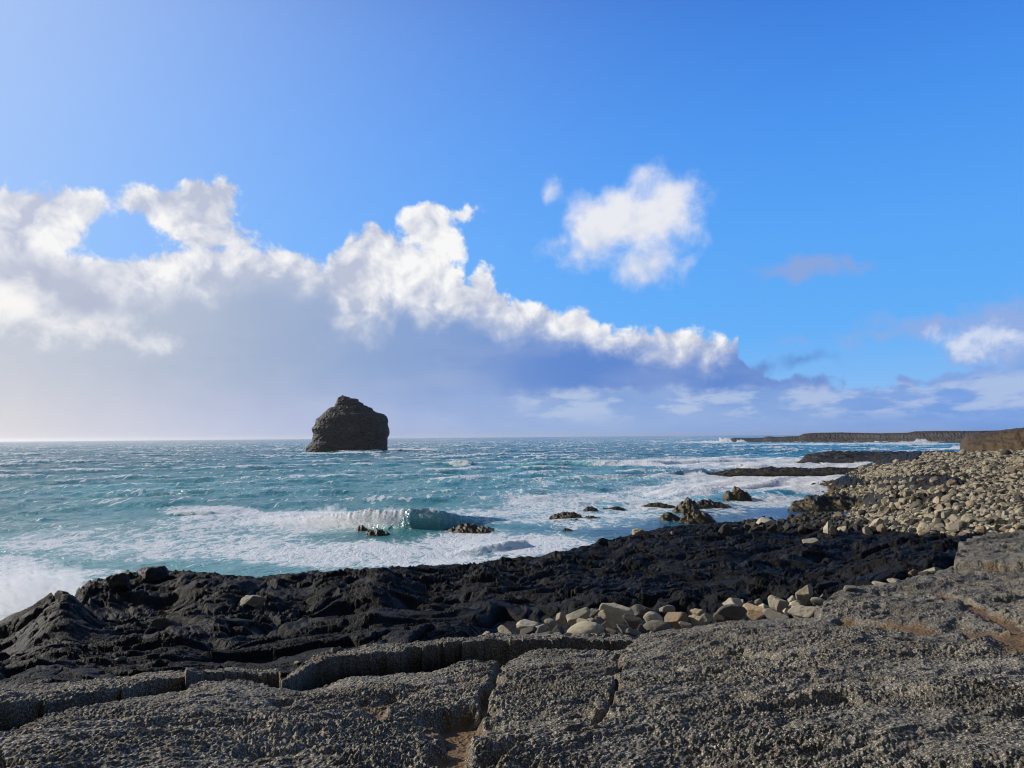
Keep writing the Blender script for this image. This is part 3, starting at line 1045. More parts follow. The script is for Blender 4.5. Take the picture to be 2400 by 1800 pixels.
# name, label, (px, py of the top) from left to right, py of the waterline, depth in m, weed
ROCKS = [
    ('sea_rock', 'small blunt dark rock in the spray left of the curling wave', [(832, 1244), (840, 1231), (848, 1229), (858, 1236), (868, 1244)], 1248, 1.8, .35),
    ('sea_rock', 'low humped dark rock right in front of the white spray of the breaker', [(856, 1247), (866, 1240), (884, 1238), (905, 1245), (928, 1256)], 1259, 2.2, .35),
    ('sea_rock', 'broad olive green weed covered rock at the right end of the curling wave', [(1028, 1250), (1050, 1241), (1070, 1232), (1092, 1224), (1115, 1228), (1140, 1233), (1163, 1240)], 1252, 4.5, .9),
    ('sea_rock', 'flat mossy olive rock, largest of the cluster in mid surf', [(1286, 1212), (1300, 1204), (1321, 1199), (1345, 1200), (1359, 1204), (1366, 1212)], 1217, 4.0, .9),
    ('sea_rock', 'thin dark green rock just in front of the flat mossy rock', [(1278, 1225), (1300, 1219), (1312, 1220), (1324, 1226)], 1228, 1.6, .8),
    ('sea_rock', 'low mossy rock touching the front of the flat mossy rock', [(1322, 1222), (1335, 1216), (1352, 1214), (1362, 1219)], 1224, 1.6, .9),
    ('sea_rock', 'mossy hump just right of the flat mossy rock', [(1362, 1215), (1378, 1207), (1390, 1207), (1414, 1214)], 1218, 2.4, .9),
    ('sea_rock', 'tiny mossy rock alone in the foam nearest the lava shore', [(1314, 1242), (1324, 1236), (1334, 1237), (1345, 1241)], 1244, 1.2, .8),
    ('sea_rock', 'small black rock behind the flat mossy rock', [(1366, 1194), (1376, 1186), (1388, 1185), (1402, 1193)], 1196, 2.4, .2),
    ('sea_rock', 'thin black sliver of rock alone in the foam', [(1412, 1189), (1430, 1188), (1444, 1184), (1464, 1190)], 1191, 1.5, .1),
    ('sea_rock', 'long low black rock with a brown weedy foot', [(1500, 1186), (1522, 1178), (1545, 1176), (1560, 1180), (1586, 1186)], 1189, 3.5, .45),
    ('sea_rock', 'jagged black rock with orange weed, tallest of the big cluster', [(1574, 1198), (1585, 1186), (1600, 1175), (1617, 1167), (1630, 1171), (1641, 1188)], 1204, 4.5, .55),
    ('sea_rock', 'long black rock running right from the jagged tall rock', [(1628, 1182), (1645, 1169), (1662, 1171), (1690, 1178), (1716, 1189)], 1191, 4.0, .2),
    ('sea_rock', 'black rounded rock in front of the big cluster beside calm blue water', [(1582, 1222), (1598, 1208), (1620, 1193), (1640, 1198), (1660, 1206), (1680, 1222)], 1228, 4.0, .4),
    ('sea_rock', 'weedy black rock with white wash, left front of the big cluster', [(1540, 1219), (1552, 1204), (1562, 1197), (1578, 1204), (1596, 1214), (1606, 1224)], 1225, 2.6, .5),
    ('sea_rock', 'squat weedy rock before the white breaker', [(1692, 1166), (1703, 1151), (1715, 1150), (1722, 1142), (1740, 1149), (1752, 1153), (1764, 1166)], 1173, 4.0, .6),
    ('sea_rock', 'single small dark rock in the white wash near the beach', [(1936, 1132), (1946, 1126), (1958, 1131)], 1135, 1.6, 0),
    ('sea_rock', 'dark speck of rock alone in the white wash', [(1870, 1146), (1877, 1142), (1886, 1146)], 1147, 1.4, 0),
    ('sea_rock', 'low dark speck of rock, right neighbour of the other speck', [(1905, 1146), (1913, 1143), (1921, 1146)], 1147, 1.4, 0),
    ('sea_rock', 'tiny dark rock in the foam beside the sea stack', [(930, 1056), (937, 1053), (941, 1051.5), (944, 1056)], 1057.5, 3.0, 0),
    ('rock_spit', 'long low black rock spit reaching left into white surf', [(1643, 1108), (1662, 1104), (1690, 1101), (1739, 1095), (1775, 1097), (1807, 1092), (1836, 1095), (1866, 1093), (1900, 1097), (1960, 1094), (2050, 1098)], 1113, 11.0, .25),
    ('rock_point', 'broad black lava point with orange weed slopes beyond the boulder beach', [(1864, 1072), (1880, 1062), (1921, 1056.5), (1973, 1055.5), (2040, 1057), (2103, 1057), (2217, 1057), (2300, 1060)], 1087, 46.0, .28),
    ('rock_point', 'flat sliver of black rock off the lava point', [(1790, 1068), (1815, 1066), (1850, 1064), (1880, 1066)], 1069, 8.0, 0),
    ('rock_outcrop', 'jagged black outcrop with vertical clefts above the blue pool', [(1846, 1176), (1860, 1170), (1880, 1160), (1902, 1154), (1922, 1152), (1950, 1156), (1970, 1154), (1990, 1159), (2030, 1166), (2070, 1172), (2117, 1184)], 1198, 8.0, .22),
]


def shore_rock(name, label, top, base, depth, weed, seed):
    px0, px1 = top[0][0], top[-1][0]
    p0, p1 = on_z(px0, base), on_z(px1, base)
    d0 = math.hypot(*on_z((px0 + px1) / 2, base)[:2])
    L = math.hypot(*(p1 - p0)[:2])
    nu = int(min(420, max(60, L / 0.05)))
    nv = int(min(220, max(40, depth / 0.05)))
    u = np.linspace(-0.04, 1.04, nu)
    v = np.linspace(-0.15, 1.15, nv)
    V, U = np.meshgrid(v, u, indexing='ij')
    mid = (p0 + p1) / 2
    ang = math.atan2(mid[0], mid[1])
    fwd = np.array([math.sin(ang), math.cos(ang)])
    X = p0[0] + (p1[0] - p0[0]) * U + fwd[0] * depth * V
    Y = p0[1] + (p1[1] - p0[1]) * U + fwd[1] * depth * V
    tops = [(a - px0) / (px1 - px0) for a, _ in top]
    hz = [at(a, b + (2.0 if name != 'rock_outcrop' else 8.0), d0 + depth * 0.45)[2] for a, b in top]
    sc = max(hz)
    jag = (0.17 if name in ('sea_rock', 'rock_outcrop') else 0.075) * sc
    ridge = 0.45 + 0.2 * gn2(U * 6, U * 0, seed)
    H = np.interp(U + 0.02 * gn2(U * 9, V * 5, seed + 1), tops, hz)
    edge = np.minimum(smooth(-0.04, 0.04, U), smooth(1.04, 0.96, U))
    prof = np.where(V < ridge, np.clip((V + 0.05) / (ridge + 0.05), 0, 1) ** 0.55, np.clip((1.1 - V) / (1.1 - ridge), 0, 1) ** 0.7)
    n = fbm2(X / (sc * 0.9) + Y / sc * .4, Y / (sc * 1.3), 2, seed + 2, 0.55, kind='r') - 0.55
    f = fbm2(X / (sc * 0.62) + Y / sc, Y / (sc * 0.6), 4, seed + 5, 0.55) * 1.4
    f = f * .9 + (3.0 if sc > 1.3 else 1.1) * plates(X / (sc * .6) + Y / sc * .4, Y / (sc * .9), seed + 7, .20, .28, .06)
    n, f = n - n.mean(), f - f.mean()
    Z = (H + 0.25) * prof * edge - 0.25 + (n * jag * 1.3 + f * jag * 0.7) * np.clip(prof * 1.6, 0, 1) * edge
    Z = np.where((edge <= 0) | (prof <= 0), -1.2, Z)
    w = weed * (1.35 - np.clip(Z / (sc + .01), 0, 1) * (0.9 if weed < .8 else 0.2)) + 0.25 * gn2(X / sc * 1.2, Y / sc * 1.2, seed + 9) * (weed > 0)
    o = Vector((mid[0] + fwd[0] * depth / 2, mid[1] + fwd[1] * depth / 2, 0))
    me = grid_mesh(name, X - o.x, Y - o.y, Z, M_SHORE, dict(weed=np.clip(w, 0, 1)))
    return obj(name, me, label, 'rock', G_SKERRY if name == 'sea_rock' else None, loc=o)


for i, r in enumerate(ROCKS):
    shore_rock(*r, 400 + i * 13)


def build_stack():
    left = [(720, 1059), (724, 1046), (730, 1037), (737, 1032), (739, 1020), (740, 1014), (737, 1008), (736, 1003), (741, 997), (746, 981), (757, 972),
            (766, 963), (776, 955), (785, 953), (790, 943), (793, 932), (799, 928), (801, 926), (803, 925)]
    right = [(904, 1059), (902, 1040), (903, 1026), (907, 1018), (908, 1012), (904, 995), (904, 985), (901, 976), (897, 971), (888, 968.5), (878, 966), (870, 961), (868, 956),
             (861, 954), (856, 951), (850, 950), (847, 945), (839, 941), (837, 936), (833, 934), (822, 936), (818, 931), (812, 929.5), (806, 928), (803, 925)]
    c = on_z(812, 1059)
    d = math.hypot(c[0], c[1]) + 22
    ang = math.atan2(c[0], c[1])
    sx, sy = np.array([math.cos(ang), -math.sin(ang)]), np.array([math.sin(ang), math.cos(ang)])
    lo, hi = at(812, 1060, d)[2], at(803, 925, d)[2]
    k = d / FPX
    yl = np.array([p[1] for p in left][::-1]); xl = np.array([p[0] for p in left][::-1])
    yr = np.array([p[1] for p in right][::-1]); xr = np.array([p[0] for p in right][::-1])
    yy = np.concatenate([np.linspace(1066, 1059, 6), np.linspace(1058.5, 925.2, 230)])
    th = np.linspace(0, 2 * math.pi, 420)
    T, YY = np.meshgrid(th, yy)
    XL, XR = np.interp(YY, yl, xl), np.interp(YY, yr, xr)
    cx, a = (XL + XR) / 2, np.maximum((XR - XL) / 2, 0.4)
    Z = hi - (YY - 925) * k
    cs, sn = np.cos(T), np.sin(T)
    e = 0.72
    ux = np.sign(cs) * np.abs(cs) ** e * a
    b = np.maximum(1.0, np.minimum(a * 0.85, 78 * smooth(920, 985, YY) + 4))
    uy = np.sign(sn) * np.abs(sn) ** e * b
    lx, ly = (cx - 812 + ux) * k, uy * k
    strat = gn3(lx * .05, ly * .05, Z * .62 + lx * .10, 503) + 0.6 * gn3(lx * .1, ly * .1, Z * 1.5 + lx * .25, 504)
    disp = 0.7 * (fbm3(lx * .10, ly * .10, Z * .14, 2, 511, 0.5, kind='r') - .6) + 0.14 * strat + 0.5 * (fbm3(lx * .34, ly * .34, Z * .4, 3, 515, 0.6, kind='r') - .6)
    disp = disp * smooth(0.5, 6, a * k)
    nx, ny = cs, sn
    lx = lx + nx * disp * 0.7
    ly = ly + ny * disp * 1.5
    Z = Z + 0.35 * gn3(lx * .5, ly * .5, Z * .5, 521)
    X, Y = lx * sx[0] + ly * sy[0], lx * sx[1] + ly * sy[1]
    o = Vector((d * math.sin(ang), d * math.cos(ang), 0))
    # height follows the true distance of the front face
    me = grid_mesh('sea_stack', X, Y, Z, M_STACK)
    obj('sea_stack', me, 'tall dark flat sided sea stack rising alone from the open sea', 'sea stack', loc=o)


build_stack()


def build_cape():
    topl = [(1700, 1036), (1706, 1033), (1722, 1029), (1760, 1029.5), (1787, 1029), (1800, 1025), (1823, 1027), (1843, 1025.5), (1872, 1024.6), (1883, 1018.4), (1908, 1016), (1973, 1015),
            (2064, 1017.2), (2129, 1016), (2145, 1012.7), (2201, 1011.6), (2282, 1011.6), (2400, 1010), (2800, 1006), (3400, 1002)]
    foot = [(1700, 1036.5), (2000, 1036.5), (2300, 1037.5), (2800, 1036), (3400, 1034)]
    n = 1400
    px = np.linspace(1698, 3400, n)
    fy = np.interp(px, [f[0] for f in foot], [f[1] for f in foot])
    ty = np.interp(px, [t[0] for t in topl], [t[1] for t in topl])
    F = np.array([on_z(a, b) for a, b in zip(px, fy)])
    D = np.hypot(F[:, 0], F[:, 1])
    hz = np.array([at(a, b, dd + 16)[2] for a, b, dd in zip(px, ty, D)])
    v = np.concatenate([np.linspace(-4, 20, 70), np.linspace(24, 420, 24)])
    V = v[:, None]
    fx = F[:, 0] / D
    fy_ = F[:, 1] / D
    s = np.arange(n)[None] * 0.7
    shift = 6.0 * gn2(s * .012, V * .02, 601) + 1.2 * gn2(s * .06, V * .12, 602) + 0.5 * gn2(s * .3, V * .3, 603)
    W = V - shift * (V < 22)
    prof = np.interp(W, [-4, 0, 3, 6.5, 8.5, 13, 20, 200, 420], [-.15, 0.0, 0.24, 0.46, 0.80, 0.96, 1.0, 1.03, 0.95])
    Z = hz[None] * prof
    X = F[:, 0][None] + fx[None] * V
    Y = F[:, 1][None] + fy_[None] * V
    m = smooth(0.05, 0.3, prof) * smooth(1.3, .9, prof)
    Z = Z + m * 0.7 * (fbm2(s * .22 + 0 * V, V * .5, 4, 605, 0.65, kind='r') - .3) * np.minimum(hz[None] / 6, 1)
    me = grid_mesh('far_headland', X, Y, Z, M_CAPE)
    obj('far_headland', me, kind='structure')


build_cape()


def build_cliff():
    topl = [(2262, 1062), (2268, 1052), (2271, 1040), (2279, 1027), (2295, 1021), (2318, 1017), (2357, 1011), (2361, 1008.5), (2400, 1003), (2700, 985), (3400, 960)]
    px = np.linspace(2262, 3300, 620)
    ty = np.interp(px, [t[0] for t in topl], [t[1] for t in topl])
    d0 = np.interp(px, [2262, 2280, 2400, 3300], [206, 176, 166, 140])
    v = np.concatenate([np.linspace(-6, 22, 90), np.linspace(25, 200, 20)])
    V = v[:, None] + 0 * px[None]
    hz = np.array([at(a, b, d + 12)[2] for a, b, d in zip(px, ty, d0)])[None]
    a = np.array([az_of(p) for p in px])[None]
    s = px[None] * 0.1
    W = V - 1.3 * gn2(s * .11, V * .05, 611) - .5 * gn2(s * .6, V * .3, 612)
    prof = np.interp(W, [-6, 0, 1.5, 3.6, 4.6, 8, 9.2, 14, 22, 200], [-.2, 0.0, .24, .52, .60, .70, .86, .97, 1.0, 1.06])
    zb = 5.2
    Z = zb + (hz - zb) * prof
    Z = Z + 0.16 * (fbm2(s * .5, V * .55, 4, 615, .6)) * smooth(0, .2, prof)
    D = d0[None] + V
    X, Y = D * np.sin(a), D * np.cos(a)
    me = grid_mesh('cliff', X, Y, Z, M_CLIFF)
    obj('cliff', me, kind='structure')


build_cliff()

# ------------------------------------------------------------------ the sea
def ell(px, py, lst):
    f = np.zeros(np.shape(px), np.float32)
    for cx, cy, rx, ry, s in lst:
        q = np.hypot((px - cx) / rx, (py - cy) / ry)
        f = np.maximum(f, s * smooth(1.25, 0.45, q))
    return f


FOAM = [(620, 1228, 360, 34, .62), (500, 1192, 150, 9, .75), (400, 1275, 520, 46, .54), (850, 1300, 420, 40, .72), (1180, 1272, 280, 34, .74), (1400, 1215, 200, 30, .62), (700, 1212, 200, 26, .80),
        (1150, 1215, 330, 26, .60), (1400, 1180, 330, 36, .64), (1480, 1212, 160, 16, .50), (90, 1420, 240, 66, 1.0), (130, 1350, 260, 26, .62), (20, 1330, 160, 40, .7),
        (1720, 1086, 340, 16, .90), (1500, 1084, 200, 9, .8), (1760, 1135, 260, 26, .86), (1920, 1140, 150, 24, .95), (1330, 1128, 420, 14, .36), (1560, 1150, 160, 22, .7),
        (1960, 1094, 130, 8, 1.0), (950, 1055, 75, 3.2, .95), (800, 1063, 120, 2.6, .8), (1000, 1110, 600, 10, .28), (900, 1150, 700, 26, .24), (1800, 1177, 150, 18, .60),
        (1650, 1196, 180, 12, .44), (1720, 1210, 160, 14, .30), (1860, 1042, 190, 1.6, .95), (2120, 1041, 150, 2.2, .95), (2230, 1052, 90, 3.0, .8), (1660, 1037, 90, 2.5, .85),
        (700, 1180, 800, 12, .22), (200, 1240, 300, 20, .30), (1960, 1060, 60, 2, .6), (2050, 1054, 60, 1.6, .6)]
# breakers: crest line as (px, py of the foot, height in m), steepness of the face, whether all foam
BREAKERS = [([(560, 1226, 0), (640, 1230, .5), (740, 1234, 1.0), (850, 1241, 2.0), (960, 1246, 2.4), (1030, 1245, 2.0), (1080, 1240, 1.3), (1140, 1230, .6), (1220, 1218, 0)], 1.1, 6.0, (560, 955)),
            ([(1150, 1090, 0), (1190, 1092, .8), (1260, 1092, 1.3), (1340, 1091, 1.5), (1420, 1092, 1.7), (1520, 1090, 1.5), (1620, 1086, 1.1), (1750, 1082, .8), (1880, 1078, 0)], 4.5, 14.0, (1405, 1900)),
            ([(1040, 1091, 0), (1062, 1091, 1.7), (1090, 1091, 1.9), (1106, 1091, 1.5), (1118, 1090, 0)], 2.0, 9.0, (1040, 1104)),
            ([(1318, 1078, 0), (1335, 1078, 1.3), (1358, 1078, 0)], 2.0, 9.0, (1318, 1360)),
            ([(1210, 1082, 0), (1235, 1082, 1.2), (1262, 1082, 0)], 2.0, 9.0, (1215, 1262)),
            ([(1560, 1170, 0), (1600, 1166, .45), (1680, 1156, .6), (1760, 1145, .7), (1830, 1133, .7), (1862, 1126, .6), (1880, 1120, 0)], 4.5, 9.0, (1560, 1890)),
            ([(1520, 1118, 0), (1570, 1117, 1.2), (1620, 1114, 1.6), (1650, 1112, 1.7), (1670, 1110, 0)], 1.4, 7.0, (1600, 1670)),
            ([(1380, 1126, 0), (1430, 1124, .9), (1500, 1121, 1.1), (1560, 1118, .9), (1600, 1116, 0)], 1.4, 7.0, (1430, 1600)),
            ([(1690, 1096, 0), (1740, 1096, 1.3), (1770, 1096, 1.6), (1800, 1096, 1.2), (1850, 1096, 0)], 1.4, 8.0, (1690, 1850)),
            ([(360, 1200, 0), (420, 1200, .5), (480, 1200, .55), (540, 1197, 0)], .8, 4.0, (360, 540)),
            ([(-60, 1225, 0), (0, 1226, .45), (80, 1226, .5), (190, 1222, 0)], 1.6, 5.0, (0, 0)),
            ([(250, 1164, 0), (330, 1163, .5), (420, 1160, .75), (500, 1158, 0.5), (660, 1152, 0)], 3.0, 8.0, (0, 0)),
            ([(1040, 1300, 0), (1120, 1294, .5), (1180, 1288, .7), (1230, 1284, .55), (1240, 1282, 0)], 1.4, 3.5, (1040, 1240))]
BREAK_W = [([tuple(on_z(p[0], p[1])[:2]) for p in c], [p[2] for p in c], face, back, white) for c, face, back, white in BREAKERS]


def build_sea():
    lns = np.concatenate([np.arange(math.log(16.0), math.log(1500.0), 0.0050), np.arange(math.log(1500.0), math.log(20000.0), 0.016)])
    azs = np.concatenate([np.arange(R(-87), R(-42), 0.004), np.linspace(R(-42), R(44), 1300), np.arange(R(44.2), R(87), 0.004)])
    A, L = np.meshgrid(azs, lns)
    D = np.exp(L)
    X, Y = D * np.sin(A), D * np.cos(A)
    px, py = project(X, Y, np.zeros_like(X))
    rng = np.random.default_rng(4)
    Z = np.zeros_like(X)
    # wind sea running towards the right-hand shore
    heading = R(28)
    sheltered = smooth(75, 160, D) * 0.75 + 0.25
    for k in range(46):
        lam = 2.2 * (46 / 2.2) ** (k / 45.0)
        th = heading + rng.normal(0, 0.6 if lam < 18 else 0.38)
        kx, ky = math.sin(th) * 2 * math.pi / lam, -math.cos(th) * 2 * math.pi / lam
        amp = 0.0165 * lam ** 0.80
        ph = X * kx + Y * ky + rng.uniform(0, 6.28) + 1.1 * gn2(X / (lam * 5), Y / (lam * 5), 200 + k)
        Z += (amp * (1 - np.abs(np.sin(ph * 0.5)) * 1.5 + 0.0) * 0.8 + amp * 0.25 * np.sin(ph)) * smooth(lam * 220, lam * 110, D)
    Z -= Z.mean()
    Z *= sheltered
    sd = 0.34
    crest = Z / sd
    # groups of whitecaps on the crests
    grp = fbm2(X * .03, Y * .03, 3, 301)
    tear = fbm2(X * .22, Y * .5, 3, 305, 0.6)
    cap = smooth(1.75, 2.5, crest + 0.30 * grp + 1.15 * tear - 0.1) * smooth(70, 200, D)
    cap *= 0.75
    far = smooth(0.72, 0.95, fbm2(X * .10, Y * .035, 2, 311, 0.6) + crest * .1) * smooth(500, 1500, D) * 0.8
    foam = ell(px + 16 * gn2(X * .06, Y * .06, 321) + 10 * gn2(X * .2, Y * .2, 322), py + 5 * gn2(X * .06, Y * .06, 323) * np.minimum(60 / D, 1.2), FOAM)
    foam = foam + 0.10 * fbm2(X * .05, Y * .09, 3, 325) * (foam > 0.03)
    foam = np.where(foam > 0.2, foam + 0.06, foam)
    foam = np.maximum(foam, 0.12 + 0.08 * grp)
    shallow_backlit = ell(px, py, [(700, 1180, 1000, 95, .75), (900, 1105, 700, 36, .5), (300, 1310, 700, 90, .75), (1300, 1110, 320, 26, .7), (1550, 1150, 250, 40, .6)])
    shallow_backlit = shallow_backlit * (0.75 + 0.35 * fbm2(X * .02, Y * .02, 3, 331))
    deep = ell(px, py, [(1760, 1205, 230, 26, 1.0), (2000, 1212, 140, 20, 1.0), (1450, 1235, 200, 24, .8), (1300, 1262, 160, 16, .5)])
    calm = ell(px, py, [(1760, 1205, 230, 26, .9), (2000, 1212, 160, 22, 1.0)])
    Z *= 1 - 0.85 * calm
    for pts, hs, face, back, white in BREAK_W:
        xs = np.array([p[0] for p in pts])
        ys = np.array([p[1] for p in pts])
        x0, x1 = xs.min() - 5, xs.max() + 5
        m = (X > x0) & (X < x1) & (Y > ys.min() - 20) & (Y < ys.max() + 40)
        x, y = X[m], Y[m]
        foot = np.interp(x, xs, ys) + 0.6 * gn2(x * .18, y * .05, 341) + 0.12 * gn2(x * .6, y * .2, 342)
        h = np.interp(x, xs, hs) * (1 + 0.14 * gn2(x * .22, y * .1, 343) + 0.05 * gn2(x * 1.3, y * 1.8, 344))
        u = y - foot
        prof = np.where(u < face, smooth(0, face, u), np.exp(-np.maximum(u - face, 0) / back * 1.6))
        prof = np.where(u < 0, 0, prof)
        Z[m] = Z[m] * (1 - 0.6 * prof * np.minimum(h, 1)) + h * prof
        p_x, _ = project(x, foot, np.zeros_like(x))
        p_x = p_x + 34 * gn2(x * .5, y * .8, 345) + 16 * gn2(x * 1.6, y * 2.0, 346)
        w = smooth(white[0] - 30, white[0] + 30, p_x) * smooth(white[1] + 40, white[1] - 40, p_x) if white[1] > white[0] else np.zeros_like(x)
        rough = 0.16 * fbm2(x * 1.3, y * 2.2, 4, 347, 0.65) * w * prof
        Z[m] += rough * np.minimum(h, 1.2)
        lip = smooth(0.80, 1.0, prof) * smooth(0.2, 0.8, h) * (0.75 + 0.35 * gn2(x * .8, y * .8, 349))
        lace = 0.42 * smooth(0, .4, prof)
        foam[m] = np.maximum(foam[m], np.maximum(np.maximum(w * smooth(0.05, 0.4, prof * h) * 1.1, lip * 0.95), lace * smooth(.3, 1, h)))
        shallow_backlit[m] = np.maximum(shallow_backlit[m], smooth(0.1, 0.5, prof) * smooth(0.3, 1.0, h) * 1.1)  # light through the wave faces painted in as turquoise
    foam = np.maximum(foam, np.maximum(cap, far * 0.0))
    fleck = np.clip(0.38 + 0.28 * crest + 0.22 * grp, 0, 1) * (1 - 0.9 * calm) * smooth(65, 120, D)
    wide = smooth(150, 420, D)
    # wash around the shore
    g = ground_z(X, Y)
    wash = smooth(-1.6, 0.1, g) * (D < 330) * (1 - 0.75 * calm)
    foam = np.maximum(foam, wash * 0.8 * (0.8 + 0.5 * gn2(X * .4, Y * .4, 351)))
    me = grid_mesh('sea', X, Y, Z, M_SEA, dict(foam=np.clip(foam, 0, 1.1), shallow_backlit=np.clip(shallow_backlit, 0, 1), deep=deep, fleck=fleck, wide=wide), keep=(g < 0.9) | (D > 330))
    obj('sea', me, kind='structure')
    return azs, lns, Z


SEA_AZ, SEA_LN, SEA_Z = build_sea()

# ------------------------------------------------------------------ boulders
def ico(sub):
    import bmesh
    b = bmesh.new()
    bmesh.ops.create_icosphere(b, subdivisions=sub, radius=1.0)
    co = np.array([v.co[:] for v in b.verts])
    fa = np.array([[v.index for v in f.verts] for f in b.faces])
    b.free()
    return co, fa


def stone_shape(co, seed, planes=9, soft=0.07, rough=0.05):
    """an angular block worn round: a sphere cut by planes, its edges softened"""
    rng = np.random.default_rng(seed)
    n = rng.normal(size=(planes, 3))
    n /= np.linalg.norm(n, axis=1, keepdims=True)
    dist = rng.uniform(0.50, 0.86, planes)
    dots = co @ n.T
    r = np.where(dots > 0.05, dist / np.maximum(dots, 0.05), 9.0)
    r = np.concatenate([r, np.full((len(co), 1), 1.28)], axis=1)
    r = -soft * np.log(np.exp(-r / soft).sum(1))
    r = r * (1 + rough * fbm3(co[:, 0] * 1.6 + seed, co[:, 1] * 1.6, co[:, 2] * 1.6, 4, seed, 0.55))
    p = co * r[:, None]
    p /= (p.max(0) - p.min(0)).mean() / 2
    return p


